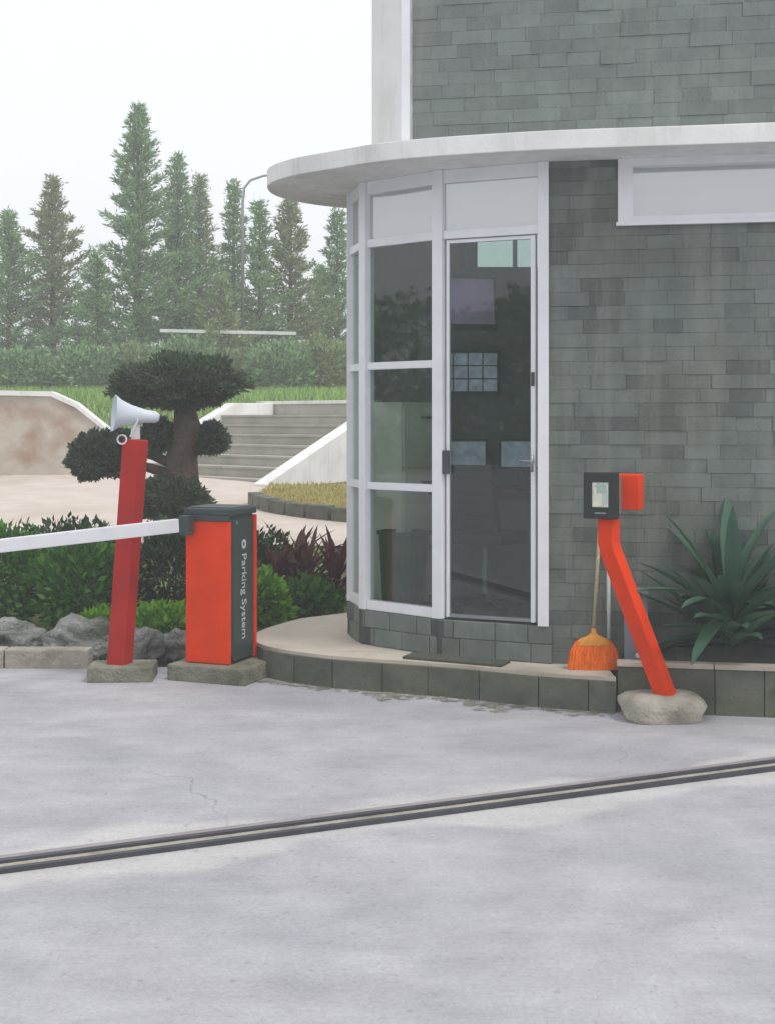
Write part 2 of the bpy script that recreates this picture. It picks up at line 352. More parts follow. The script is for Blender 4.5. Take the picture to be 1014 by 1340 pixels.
# ------------------------------------------------------------------ ground, road, path
def terr(x, y):
    if y < 8.5: h = 0
    elif y < 22: h = .056*(y-8.5)
    elif y < 27: t = (y-22)/5; h = .756+1.35*(t*t*(3-2*t))
    else: h = 2.106+.01*min(y-27, 60)
    if y > 8.7: h += .05*mnoise.noise(Vector((x*.5, y*.5, 0)))*min(1, (y-8.7)/3)
    return h

def ground():
    xs = [-160, -100, -60, -40, -30, -22, -17] + [-14+.5*i for i in range(41)] + [8, 11, 15, 20, 30, 40, 60, 100, 160]
    ys = [-150, -80, -40, -20, -8, 0, 5, 8.5] + [8.5+.4*i for i in range(1, 56)] + [32, 34, 37, 40, 45, 50, 60, 80, 110, 150]
    me = MB(); n = len(xs)
    for y in ys:
        for x in xs: me.v.append((x, y, terr(x, y)-.012))
    for j in range(len(ys)-1):
        for i in range(n-1):
            a = j*n+i; me.f.append((a, a+1, a+n+1, a+n))
    o = me.build('ground', M['soil'], smooth=True); tag(o, kind='structure')
ground()

rb = MB(); rb.v = [(-30, -40, .0), (30, -40, .0), (30, 8.42, .0), (-30, 8.42, .0)]; rb.f = [(0, 1, 2, 3)]
tag(rb.build('road', M['road']), kind='structure')

def sheet(name, poly, m, dz, kind='structure'):
    # polygon laid on the slope, subdivided in small cells
    bm = bmesh.new(); vs_ = [bm.verts.new((p[0], p[1], 0)) for p in poly]; bm.faces.new(vs_)
    for axis in (0, 1):
        lo = min(p[axis] for p in poly); hi = max(p[axis] for p in poly); c = lo+.4
        while c < hi:
            no = (1, 0, 0) if axis == 0 else (0, 1, 0); co = (c, 0, 0) if axis == 0 else (0, c, 0)
            bmesh.ops.bisect_plane(bm, geom=bm.verts[:]+bm.edges[:]+bm.faces[:], plane_co=co, plane_no=no); c += .4
    for v in bm.verts: v.co.z = terr(v.co.x, v.co.y)+dz
    me = bpy.data.meshes.new(name); bm.to_mesh(me); bm.free(); me.materials.append(m)
    o = bpy.data.objects.new(name, me); COL.objects.link(o); return tag(o, kind=kind)
sheet('path', [(1.5, 13.5), (1.5, 14.7), (-.6, 15.2), (-1.7, 17), (-1.6, 19.6), (-4.4, 22.3), (-7, 20.6), (-10, 18), (-10, 15.5), (-6, 14.0), (-3, 13.5)], M['path'], .03)

# ------------------------------------------------------------------ gate track across the road
tr = empty('gate_track', (0, 0, 0)); tag(tr, 'twin dark steel gate track set flush across the concrete road', 'gate track')
ang = math.atan2(rd.y, rd.x); mid = (R0+R1)/2
for off, wid, m, h, nm in ((-.046, .026, 'darksteel', .012, 'rail'), (.046, .03, 'darksteel', .012, 'rail'), (0, .062, 'conc', .005, 'bed'), (.098, .07, 'edge', .004, 'edge_strip')):
    b = MB(); b.box((0, 0, 0), 9.5, wid, h*2, None)
    o = b.build(nm, M[m], tr); o.location = (mid.x+rn.x*off, mid.y+rn.y*off, h*.5-.0); o.rotation_euler = (0, 0, ang)

# ------------------------------------------------------------------ gatehouse
G = [(.937, 7.55), (.313, 7.82), (-.13, 8.21), (-.228, 8.6), (-.10, 8.92), (.2, 9.05)]
G = [Vector((x, y, 0)) for x, y in G]
U = Vector((cos(radians(10)), -sin(radians(10)), 0)); NRM = Vector((-U.y*-1, 0, 0))
NRM = Vector((-sin(radians(10)), -cos(radians(10)), 0))      # outward normal of the street wall
W0 = G[0]
PLAT, SILL, TRAN, HEAD = .19, .41, 2.71, 3.10

# platform (entrance step)
front = catmull([(-.62, 9.25), (-.84, 8.75), (-.86, 8.4), (-.74, 8.1), (-.42, 7.83), (-.03, 7.66), (.41, 7.49), (.82, 7.27), (1.25, 7.12)], 5)
poly = [(p.x, p.y) for p in front] + [(1.25, 9.6), (-.2, 9.6)]
pb = MB(); pb.prism(poly, -.05, PLAT)
step = pb.build('entrance_step', M['granolith']); tag(step, kind='structure')
# kerb stones along the step, each its own piece
acc = []; L_ = 0
def along(pts, lens, thick, z0, z1, name, m, parent, proud=.006, gap=.004):
    # lay straight blocks along a polyline
    cum = [0]
    for a, b in zip(pts, pts[1:]): cum.append(cum[-1]+(b-a).length)
    def P(s):
        s = max(0, min(s, cum[-1]-1e-6))
        for i in range(len(cum)-1):
            if cum[i+1] >= s: return pts[i]+(pts[i+1]-pts[i])*((s-cum[i])/(cum[i+1]-cum[i]))
    s = 0; res = []
    while s < cum[-1]-.02:
        l = min(random.choice(lens), cum[-1]-s)
        if cum[-1]-s-l < .08: l = cum[-1]-s
        a, b = P(s), P(s+l); d = (b-a).normalized(); n = Vector((d.y, -d.x, 0))
        mb = MB(); ln = (b-a).length-gap; pr = proud+rnd(0, .004)
        c = (a+b)/2+n*(pr-thick/2)
        mb.box((0, 0, 0), ln, thick, z1-z0-gap, None)
        o = mb.build(name, m, None, bevel=.004); o.parent = parent; o.location = (c.x, c.y, (z0+z1)/2); o.rotation_euler = (0, 0, math.atan2(d.y, d.x)+pi)
        res.append(o); s += l
    return res
along([Vector((p.x, p.y, 0)) for p in front], [.28, .32, .36], .08, -.03, .172, 'kerb_stone', M['kerb'], step, .018)

ms0 = MB(); rs_ = random.Random(21); fp = [Vector((p.x, p.y, 0)) for p in front if p.y < 8.3]
prev = None
for i in range(len(fp)-1):
    for k in range(6):
        p = fp[i]+(fp[i+1]-fp[i])*(k/6); d = (fp[i+1]-fp[i]).normalized(); n = Vector((d.y, -d.x, 0))
        wv = .05+.26*abs(mnoise.noise(p*2.3))+.10*abs(mnoise.noise(p*11))+rs_.uniform(0, .03); cur = (p+Vector((0, 0, .004)), p+n*wv+Vector((0, 0, .004)))
        if prev: ms0.quad(prev[0], prev[1], cur[1], cur[0])
        prev = cur
mm_ = mat('moss_and_dirt', lin(142, 138, 126), .95, .35, 20, .6, 60, stain=lin(96, 100, 72), sscale=9, samt=.8)
_N = mm_.node_tree.nodes; _L = mm_.node_tree.links; _g = _N.new('ShaderNodeNewGeometry'); _n = _N.new('ShaderNodeTexNoise'); _n.inputs['Scale'].default_value = 14; _n.inputs['Detail'].default_value = 8; _L.new(_g.outputs['Position'], _n.inputs['Vector'])
_r = _N.new('ShaderNodeMapRange'); _r.inputs[1].default_value = .42; _r.inputs[2].default_value = .58; _r.inputs[4].default_value = .85; _L.new(_n.outputs[0], _r.inputs[0])
_t = _N.new('ShaderNodeBsdfTransparent'); _m = _N.new('ShaderNodeMixShader'); _L.new(_r.outputs[0], _m.inputs[0]); _L.new(_t.outputs[0], _m.inputs[1]); _L.new(_N['Principled BSDF'].outputs[0], _m.inputs[2]); _L.new(_m.outputs[0], _N['Material Output'].inputs[0])
tag(ms0.build('moss', mm_), 'brownish moss and dirt on the road along the step', 'moss', kind='stuff')
house = empty('gatehouse', (1.2, 8.2, 0)); tag(house, 'small stone clad gatehouse with rounded glass end and flat white canopy', 'gatehouse')

# floor and plinth
pl = [G[0]+NRM*.0] + G[1:]
plin = []
for i, g in enumerate(G):
    c = Vector((.55, 8.45, 0)); plin.append(g+(g-c).normalized()*.035)
pb = MB(); pb.prism([(p.x, p.y) for p in plin] + [(3.1, 9.05), (3.05, 7.36)] + [(q.x, q.y) for q in (W0+U*.03-NRM*.08,)], 0, SILL-.012)
wpart(pb, 'floor', M['floor_in'], house)
fl = pl
plh = empty('plinth')
bpy.data.objects.remove(plh)
plo = MB(); plo.prism([(p.x, p.y) for p in plin] + [(.5, 8.9), (.937, 7.7)], PLAT, SILL-.006)
plinth = wpart(plo, 'plinth', M['mortar'], house)
pts = [Vector((p.x, p.y, 0)) for p in reversed(plin)]
for z0, z1 in ((PLAT+.002, PLAT+.112), (PLAT+.112, SILL-.002)):
    for o in along(pts, [.2, .26, .22], .03, z0, z1, 'plinth_tile', M['tile'], house, .01, .003):
        setparent(o, house)

# street wall behind the tiles, with a high window opening
WT = .14
def wbox(s0, s1, z0, z1, d0=0.0, d1=WT):
    mb = MB(); p = [W0+U*s0-NRM*d0, W0+U*s1-NRM*d0, W0+U*s1-NRM*d1, W0+U*s0-NRM*d1]
    mb.prism([(q.x, q.y) for q in p], z0, z1); return mb
WEND, WS0, WS1, WZ = 2.3, .394, 1.95, 2.735
wall = MB()
for a in ((0.0, WS0, 0, HEAD), (WS0, WS1, 0, WZ), (WS1, WEND, 0, HEAD)):
    t = wbox(*a); i = len(wall.v); wall.v += t.v; wall.f += [tuple(k+i for k in f) for f in t.f]
wallo = wpart(wall, 'wall', M['mortar'], house)
bw = MB()
for x0, x1, z0, z1 in ((.2, .62, 0, HEAD), (.62, 1.15, 0, 2.66), (.62, 1.15, 2.98, HEAD), (1.15, 3.15, 0, HEAD)):
    bw.prism([(x0, 8.98), (x1, 8.98), (x1, 9.12), (x0, 9.12)], z0, z1)
wpart(bw, 'back_wall', M['interior'], house)
bw = MB(); bw.prism([(.62, 9.04), (1.15, 9.04), (1.15, 9.05), (.62, 9.05)], 2.66, 2.98); wpart(bw, 'rear_pane', M['glass'], house)
bw = MB(); bw.box((.885, 9.045, 2.82), .03, .03, .318); wpart(bw, 'rear_window_bar', M['alu'], house)
e0 = W0+U*WEND
bw = MB(); bw.prism([(e0.x-.1, e0.y+.16), (e0.x, e0.y+.16), (e0.x, 8.97), (e0.x-.1, 8.97)], 0, HEAD); wpart(bw, 'end_wall', M['interior'], house)

# wall tiles: the ones in view are pieces, the rest one mass
unit = MB(); unit.box((0, 0, 0), 1, 1, 1); unit_me = unit.mesh('wall_tile', M['tile'])
rest = MB(); CH = .08; row = 0; z = .02
wang = math.atan2(U.y, U.x); ntile = 0
while z < HEAD-.01:
    h = min(CH, HEAD-z); s = -rnd(0, .2)*0
    first = True
    while s < WEND-.01:
        l = random.choice((.2, .2, .2, .24, .16, .28))
        if first: l = rnd(.07, .24); first = False
        if s+l > WEND-.05: l = WEND-s
        a, b = max(s, 0), min(s+l, WEND)
        zc = z+h/2
        if zc > WZ-.02:                            # cut around the window surround
            if a < WS0 < b: b = WS0
            if a >= WS0-.001 and b <= WS1+.001: s += l; continue
            if a < WS1 < b and a >= WS0: a = WS1
        if b-a > .012:
            th = .016+rnd(0, .007); c = W0+U*((a+b)/2)+NRM*(th/2-.004); c.z = zc
            if b < 1.36 and z > PLAT-.09:
                o = bpy.data.objects.new('wall_tile', unit_me); COL.objects.link(o); o.location = c; o.rotation_euler = (0, 0, wang)
                o.scale = (b-a-.0014, th, h-.0014); setparent(o, house); ntile += 1
            else: rest.box(c, b-a-.0014, th, h-.0014, rotz(wang))
        s += l
    z += CH; row += 1
tag(wpart(rest, 'wall_tiles_beyond', M['tile_isl'], house), kind='stuff')

# high window in the street wall
wn = MB()
def fr(s0, s1, z0, z1, d0, d1):
    t = wbox(s0, s1, z0, z1, d0, d1); i = len(wn.v); wn.v += t.v; wn.f += [tuple(k+i for k in f) for f in t.f]
fr(WS0, WS0+.085, WZ, HEAD, -.03, .10); fr(WS0+.085, WS1-.085, WZ, WZ+.035, -.03, .10); fr(WS1-.085, WS1, WZ, HEAD, -.03, .10); fr(WS0+.085, WS1-.085, HEAD-.045, HEAD, -.03, .10)
win = wpart(wn, 'window', M['alu'], house)
def kid(mb, name, m, part, **k):                 # sub-part in world coordinates under a part
    o = mb.build(name, m, None, **k); o.parent = part; o.matrix_parent_inverse = (Matrix.LocRotScale(house.location, None, None)).inverted() @ Matrix.Translation(house.location); return o
kid(wbox(WS0+.085, WS1-.085, WZ+.035, HEAD-.045, .045, .051), 'pane', M['frosted'], win)
kid(wbox(WS0-.01, WS1+.01, WZ-.02, WZ, -.045, .06), 'sill', M['alu'], win)

# rounded glazing: posts, transoms and panes
def post(p, w, d, z0, z1, a):
    mb = MB(); mb.box((p.x, p.y, (z0+z1)/2), w, d, z1-z0, rotz(a)); return mb
for i in range(1, 4):
    d = (G[min(i+1, 5)]-G[i-1]); a = math.atan2(d.y, d.x)
    wpart(post(G[i], .07, .075, SILL, HEAD, a), 'mullion', M['alu'], house, bevel=.004)
jam = wpart(post(W0-U*.0325-NRM*.01, .064, .10, SILL-.004, HEAD, wang), 'door_jamb', M['alu'], house, bevel=.004)
def rail(a, b, z, h, d, name='transom', m='alu', parent=house):
    dv = (b-a); L2 = dv.length; n = dv.normalized(); mb = MB()
    c = (a+b)/2; mb.box((c.x, c.y, z), L2-.066, d, h, rotz(math.atan2(n.y, n.x)))
    return wpart(mb, name, M[m], parent, bevel=.003)
def pane(a, b, z0, z1, th=.008, m='glass', name='pane', inset=.03):
    n = (b-a).normalized(); c = (a+b)/2; mb = MB()
    mb.box((c.x, c.y, (z0+z1)/2), (b-a).length-2*inset, th, z1-z0, rotz(math.atan2(n.y, n.x)))
    return wpart(mb, name, M[m], house)
for i in range(1, 3):
    a, b = G[i], G[i+1]
    for z, h in ((SILL+.03, .06), (1.19, .045), (1.94, .045), (TRAN, .05), (HEAD-.04, .08)): rail(a, b, z, h, .06)
    for z0, z1 in ((SILL+.055, 1.172), (1.208, 1.922), (1.958, TRAN-.02), (TRAN+.02, HEAD-.075)): pane(a, b, z0, z1, m='frosted' if z0 > TRAN else 'glass')
cw = MB(); cc = Vector((.5, 8.5, 0))
arc = catmull([(G[3].x, G[3].y), (G[4].x, G[4].y), (G[5].x, G[5].y)], 6)
arc = [p+(arc[1]-arc[0]).normalized()*.038 if k == 0 else p for k, p in enumerate(arc)]
cw.prism([(p.x, p.y) for p in arc]+[(p.x, p.y) for p in reversed([p+(cc-p).normalized()*.07 for p in arc])], SILL, HEAD)
wpart(cw, 'curved_wall', M['interior'], house)
# above the door
rail(G[1], G[0], TRAN, .05, .065); rail(G[1], G[0], HEAD-.04, .08, .06); pane(G[1], G[0], TRAN+.02, HEAD-.075, m='frosted')
# glass door
dd = (G[0]-G[1]).normalized(); da = math.atan2(dd.y, dd.x); dn = Vector((dd.y, -dd.x, 0))
def dbox(s0, s1, z0, z1, o0, o1):
    mb = MB(); c = G[1]+dd*((s0+s1)/2)+dn*((o0+o1)/2); mb.box((c.x, c.y, (z0+z1)/2), s1-s0, o1-o0, z1-z0, rotz(da)); return mb
DL = (G[0]-G[1]).length
door = wpart(dbox(.048, .066, SILL+.012, TRAN-.03, -.016, .016), 'door', M['alu'], house)
kid(dbox(DL-.105, DL-.078, SILL+.012, TRAN-.03, -.02, .02), 'stile', M['alu'], door)
kid(dbox(.066, DL-.105, TRAN-.05, TRAN-.03, -.014, .014), 'top_rail', M['alu'], door)
kid(dbox(.066, DL-.105, SILL+.012, SILL+.032, -.014, .014), 'bottom_rail', M['steel'], door)
kid(dbox(.066, DL-.105, SILL+.032, TRAN-.05, -.004, .004), 'pane', M['glass_door'], door)
hd = MB(); p = G[1]+dd*(DL-.09)+dn*.05
hd.tube([p+Vector((0, 0, 1.30)), p+Vector((0, 0, 1.40))], .010, 8); hd.tube([p+Vector((0, 0, 1.36))-dn*.04, p+Vector((0, 0, 1.36)), p+Vector((0, 0, 1.365))-dd*.075], .008, 8)
kid(hd, 'handle', M['steel'], door, smooth=True)
kid(dbox(DL-.10, DL-.082, 1.80, 1.88, .018, .03), 'hinge', M['darksteel'], door)
kid(dbox(.035, .075, 1.28, 1.42, .03, .045), 'lock_plate', M['darksteel'], door)

# canopy slab
slab = catmull([(3.3, 6.8), (1.69, 7.07), (.82, 7.22), (.08, 7.46), (-.35, 7.77), (-.62, 8.02), (-.77, 8.34), (-.72, 8.76), (-.42, 9.12), (.1, 9.32), (1.2, 9.4)], 8)
sb = MB(); sb.prism([(p.x, p.y) for p in slab] + [(3.3, 9.4)], HEAD+.001, HEAD+.108)
wpart(sb, 'canopy', M['plaster'], house, bevel=.006)
cl = MB(); cl.prism([(p.x, p.y) for p in [g+(Vector((.6, 8.4, 0))-g)*.06 for g in G]] + [(3.1, 8.95), (3.05, 7.4)], HEAD-.03, HEAD-.006); wpart(cl, 'ceiling', M['ceiling'], house)

# upper storey on the canopy
T0 = Vector((.08, 7.86, 0)); T1 = T0+U*3.0; T2 = Vector((-.10, 8.42, 0))
up = MB(); up.prism([(q.x, q.y) for q in (T0, T1, T1+Vector((0, 1.3, 0)), Vector((.15, 9.0, 0)), T2)], HEAD+.108, 5.8)
upper = wpart(up, 'upper_wall', M['plaster'], house)
ut = MB(); z = HEAD+.112
while z < 5.7:
    s = .07-rnd(0, .0); f = True
    while s < 2.95:
        l = random.choice((.2, .2, .24, .28, .16)); l = rnd(.08, .24) if f else l; f = False
        l = min(l, 2.98-s); th = .014+rnd(0, .006); c = T0+U*(s+l/2)+NRM*(th/2-.004); c.z = z+CH/2
        ut.box(c, l-.0014, th, CH-.0014, rotz(wang)); s += l
    z += CH
uto = ut.build('upper_tiles', M['tile_isl'], None); uto.parent = upper; uto.matrix_parent_inverse = Matrix.Identity(4); tag(uto, kind='stuff')
ct = MB(); ct.box((T0.x+.03, T0.y-.015, (HEAD+.108+5.8)/2+.004), .05, .05, 5.8-HEAD-.108-.008, rotz(wang)); 
co = ct.build('corner_trim', M['alu'], None); co.parent = upper

# ------------------------------------------------------------------ inside the gatehouse
def thing_box(name, label, cat, loc, size, m, rz=0, bevel=.006, tilt=0):
    mb = MB(); mb.box((0, 0, size[2]/2), *size); o = mb.build(name, M[m], None, bevel=bevel); o.location = loc; o.rotation_euler = (tilt, 0, rz); tag(o, label, cat); return o
# hanging television
tv = empty('television', (.50, 8.45, 2.36), radians(14)); tv.rotation_euler = (radians(-8), 0, radians(14))
tag(tv, 'wide television hung from the ceiling inside the glass door', 'television')
b = MB(); b.box((0, 0, 0), .42, .04, .36); b.build('casing', M['darkplastic'], tv, bevel=.006)
b = MB(); b.box((0, -.0225, .01), .385, .004, .30); b.build('screen', M['tv'], tv)
b = MB(); b.tube([(0, .01, .18), (0, .01, .68)], .018, 8); b.build('ceiling_mount', M['darksteel'], tv)
# desk
dk = empty('desk', (.85, 8.72, SILL-.012)); tag(dk, 'dark office desk with pale front panel behind the glass door', 'desk')
b = MB(); b.box((0, 0, .735), 1.2, .5, .03); b.build('desktop', M['wood_dark'], dk, bevel=.004)
b = MB(); b.box((-.05, -.19, .36), .95, .02, .68); b.build('front_panel', M['interior'], dk)
for x in (-.57, .57):
    b = MB(); b.box((x, 0, .36), .03, .46, .72); b.build('side_panel', M['wood_dark'], dk)
# monitors
def monitor(x, y, z, wd, h, label, rz=0):
    r = empty('monitor', (x, y, z), rz); tag(r, label, 'monitor')
    b = MB(); b.box((0, 0, .12+h/2), wd, .03, h); b.build('casing', M['darkplastic'], r, bevel=.004)
    b = MB(); b.box((0, -.017, .12+h/2), wd-.03, .003, h-.03); b.build('screen', M['cctv'], r)
    b = MB(); b.box((0, .02, .075), .04, .02, .15); b.build('stand', M['darkplastic'], r)
    b = MB(); b.box((0, .01, .006), .16, .12, .012); b.build('foot', M['darkplastic'], r)
monitor(.52, 8.74, 1.152, .30, .2, 'small dark monitor on the desk beneath the television', radians(8))
monitor(.9, 8.76, 1.152, .30, .2, 'small dark monitor on the desk beside the door handle', radians(-4))
cb = empty('camera_wall_display', (.55, 8.94, 1.93)); tag(cb, 'wall display of many small camera pictures under the television', 'display')
b = MB(); b.box((0, 0, 0), .44, .05, .30); b.build('casing', M['darkplastic'], cb, bevel=.004)
k = 0
for ix in range(4):
    for iz in range(3):
        b = MB(); b.box((-.153+.102*ix, -.027, -.09+.09*iz), .092, .003, .08); b.build('screen', M['cctv'], cb)
# office chair
ch = empty('office_chair', (.62, 8.22, SILL-.012), radians(150)); tag(ch, 'black office chair behind the glass door', 'chair')
b = MB(); b.box((0, 0, .46), .42, .42, .08); b.build('seat', M['darkplastic'], ch, bevel=.03)
b = MB()
prof = catmull([(0, .20, .52), (0, .24, .7), (0, .22, .92)], 5)
for k_ in range(len(prof)-1):
    p0, p1 = prof[k_], prof[k_+1]
    w0 = .19*(1-.25*(k_/len(prof))**2); 
    b.box(((p0+p1)/2), w0*2, .05, (p1-p0).length+.01)
b.build('backrest', M['darkplastic'], ch, bevel=.006)
b = MB(); b.tube([(0, 0, .08), (0, 0, .43)], .025, 10); b.build('column', M['steel'], ch)
for j in range(5):
    a = 2*pi*j/5; b = MB(); b.tube([(0, 0, .09), (.24*cos(a), .24*sin(a), .055)], [.022, .014], 6); b.build('foot', M['darkplastic'], ch)
    b = MB(); b.tube([(.24*cos(a)-.012*sin(a), .24*sin(a)+.012*cos(a), .026), (.24*cos(a)+.012*sin(a), .24*sin(a)-.012*cos(a), .026)], .025, 10); b.build('caster', M['darkplastic'], ch)
fc = empty('filing_cabinet', (.14, 8.62, SILL-.012), radians(38)); tag(fc, 'beige filing cabinet seen through the curved glass', 'cabinet')
b = MB(); b.box((0, 0, .67), .42, .36, 1.30); b.build('body', M['beige'], fc, bevel=.006)
for j in range(3):
    d_ = MB(); d_.box((0, -.187, .26+.42*j), .39, .014, .39); o = d_.build('drawer', M['beige'], fc, bevel=.003)
    h_ = MB(); h_.box((0, -.203, .38+.42*j), .11, .014, .016); q = h_.build('handle', M['darksteel'], o)
b = MB(); n_ = 24
for j in range(n_):
    a0, a1 = 2*pi*j/n_, 2*pi*(j+1)/n_
    for z0, z1, r0, r1 in ((0, .48, .13, .155), (.48, .50, .168, .168)):
        b.quad((r0*cos(a0), r0*sin(a0), z0), (r0*cos(a1), r0*sin(a1), z0), (r1*cos(a1), r1*sin(a1), z1), (r1*cos(a0), r1*sin(a0), z1))
    b.quad((.168*cos(a0), .168*sin(a0), .5), (.168*cos(a1), .168*sin(a1), .5), (.14*cos(a1), .14*sin(a1), .5), (.14*cos(a0), .14*sin(a0), .5))
    b.quad((.14*cos(a0), .14*sin(a0), .5), (.14*cos(a1), .14*sin(a1), .5), (.12*cos(a1), .12*sin(a1), .05), (.12*cos(a0), .12*sin(a0), .05))
b.f.append(tuple(range(len(b.v), len(b.v)+n_))); b.v += [(.12*cos(2*pi*j/n_), .12*sin(2*pi*j/n_), .05) for j in range(n_)]
o = b.build('waste_bin', M['binnie']); o.location = (.10, 8.26, SILL-.012); tag(o, 'green plastic waste bin behind the lowest curved pane', 'bin')

# ------------------------------------------------------------------ ticket machine on a bent pole
tm = empty('ticket_machine', (1.484, 6.95, 0)); tag(tm, 'ticket dispenser on a bent orange pole beside the gatehouse step', 'ticket machine')
PB, PBend, PT = Vector((1.49, 6.95, .12)), Vector((1.182, 6.95, .93)), Vector((1.182, 6.95, 1.075))
b = MB(); r_ = .062
def ring(p, dirn, r, tw):
    d = dirn.normalized(); u = Vector((0, -1, 0)); u = (u-d*u.dot(d)).normalized(); v = d.cross(u)
    return [p+(u*cos(a)+v*sin(a))*r for a in (tw, tw+pi/2, tw+pi, tw+1.5*pi)]
dl = PBend-PB
rings = [ring(PB, dl, r_, .12), ring(PBend-dl.normalized()*.03, dl, r_, .12), ring(PBend+Vector((0, 0, .02)), Vector((0, 0, 1))*1+dl*.25, r_, .12), ring(PT, Vector((0, 0, 1)), r_, .12)]
for rg in rings: b.v += [tuple(q) for q in rg]
for k in range(3):
    for j in range(4): b.f.append((4*k+j, 4*k+(j+1) % 4, 4*k+4+(j+1) % 4, 4*k+4+j))
b.f += [(0, 3, 2, 1), (12, 13, 14, 15)]
pole = wpart(b, 'pole', M['orange'], tm, bevel=.006)
hy = radians(22)
def hpart(name, m, c, size, bev=.004, par=None):
    mb = MB(); R = rotz(-hy); C = Vector((1.145, 6.93, 1.2)); mb.box(C+R @ Vector(c), *size, R); o = mb.build(name, M[m], None, bevel=bev); setparent(o, tm); return o
bez = hpart('front_panel', 'darkplastic', (0, -.03, 0), (.185, .045, .245), .006)
hpart('spacer', 'steel', (.07, .025, .0), (.05, .07, .2))
hpart('housing', 'orange', (.105, .125, .015), (.16, .13, .19), .008)
scr = hpart('display', 'ticket', (.0, -.055, .005), (.082, .004, .125), 0)
hpart('bezel', 'steel', (.0, -.0535, .005), (.09, .003, .133), 0)
hpart('ticket_slot', 'steel', (.0, -.054, -.092), (.06, .003, .008), 0)
# concrete footing under the pole
def rock(name, m, c, sx, sy, sz, seed, flat=.0, parent=None, sub=3, rough=.12):
    bm = bmesh.new(); bmesh.ops.create_icosphere(bm, subdivisions=sub, radius=1)
    for v in bm.verts:
        q = v.co.copy(); e = 4 if flat else 2.6
        L4 = (abs(q.x)**e+abs(q.y)**e+abs(q.z)**e)**(1/e); q = q/L4
        n = mnoise.noise(q*1.6+Vector((seed*7.3, seed, 0)))*rough*1.6+mnoise.noise(q*5+Vector((seed, 3, 1)))*rough*.5
        q *= 1+n
        v.co = Vector((q.x*sx, q.y*sy, q.z*sz))
    for f in bm.faces: f.smooth = True
    me = bpy.data.meshes.new(name); bm.to_mesh(me); bm.free(); me.materials.append(m)
    o = bpy.data.objects.new(name, me); COL.objects.link(o); o.location = c
    if parent: setparent(o, parent)
    return o
rock('footing', M['conc'], (1.47, 6.97, .055), .215, .15, .085, 3, flat=1, parent=tm, rough=.08)

# ------------------------------------------------------------------ barrier machine
bx = empty('barrier_machine', at(303, 872, 7.92)); 
BZ = .1
yaw = radians(21)
bx.location = (-.955, 7.94, 0); bx.rotation_euler = (0, 0, -yaw)
tag(bx, 'orange and dark grey parking barrier machine with white boom', 'barrier')
# local axes: -x runs along the orange face, +y along the dark face; origin at the near corner
WF, WD, HT = .315, .33, 1.055
b = MB(); b.box((-WF/2, WD/2, (BZ+HT-.04)/2), WF-.012, WD-.05, HT-.04-BZ); b.v = [(x, y, z+BZ/2) for x, y, z in b.v]; b.build('body', M['anthracite'], bx, bevel=.006)
b = MB(); b.box((-WF/2-.004, .012, (BZ+.004+HT-.075)/2), WF-.012, .03, HT-.075-BZ-.004); o = b.build('cover', M['orange'], bx, bevel=.006)
b = MB(); b.box((-WF/2+.006, WD-.012, (BZ+.004+HT-.05)/2), WF+.01, .03, HT-.05-BZ-.004); b.build('cover', M['orange'], bx, bevel=.006)
b = MB(); b.box((-WF/2, WD/2, HT-.02), WF+.016, WD+.012, .044); lid = b.build('lid', M['anthracite'], bx, bevel=.008)
b = MB(); b.box((-WF/2, .004, HT-.058), WF-.016, .03, .034); b.build('trim', M['anthracite'], bx, bevel=.004)
b = MB(); b.box((-.004, WD/2, .55), .012, WD-.07, .86); sp_ = b.build('side_panel', M['anthracite'], bx, bevel=.004)
# emblem and lettering on the dark face
b = MB(); n_ = 20
for j in range(n_):
    a0, a1 = 2*pi*j/n_, 2*pi*(j+1)/n_
    b.quad((0, .030*cos(a0), .030*sin(a0)), (0, .030*cos(a1), .030*sin(a1)), (0, .012*cos(a1), .012*sin(a1)), (0, .012*cos(a0), .012*sin(a0)))
o = b.build('emblem', M['print'], bx); o.location = (.0045, .165, .83)
cu = bpy.data.curves.new('lettering', 'FONT'); cu.body = 'Parking System'; cu.size = .088; cu.align_x = 'LEFT'; cu.align_y = 'CENTER'; cu.extrude = .0008
cu.materials.append(M['print'])
o = bpy.data.objects.new('lettering', cu); COL.objects.link(o); o.parent = bx; o.location = (.0048, .165, .775)
LT = o
# reads downward: text x -> -z, text normal -> +x, text up -> +y
o.rotation_euler = Matrix(((0, 0, 1), (0, 1, 0), (-1, 0, 0))).to_euler()
bpy.context.view_layer.update()
lm_ = bpy.data.meshes.new_from_object(LT.evaluated_get(bpy.context.evaluated_depsgraph_get())); lo = bpy.data.objects.new('printed_words', lm_); COL.objects.link(lo)
lo.parent = bx; lo.location = LT.location; lo.rotation_euler = LT.rotation_euler; bpy.data.objects.remove(LT); lo.name = 'lettering'
b = MB(); b.tube([(.002, .07, .97), (.008, .07, .97)], .012, 12); b.build('key_lock', M['steel'], bx)
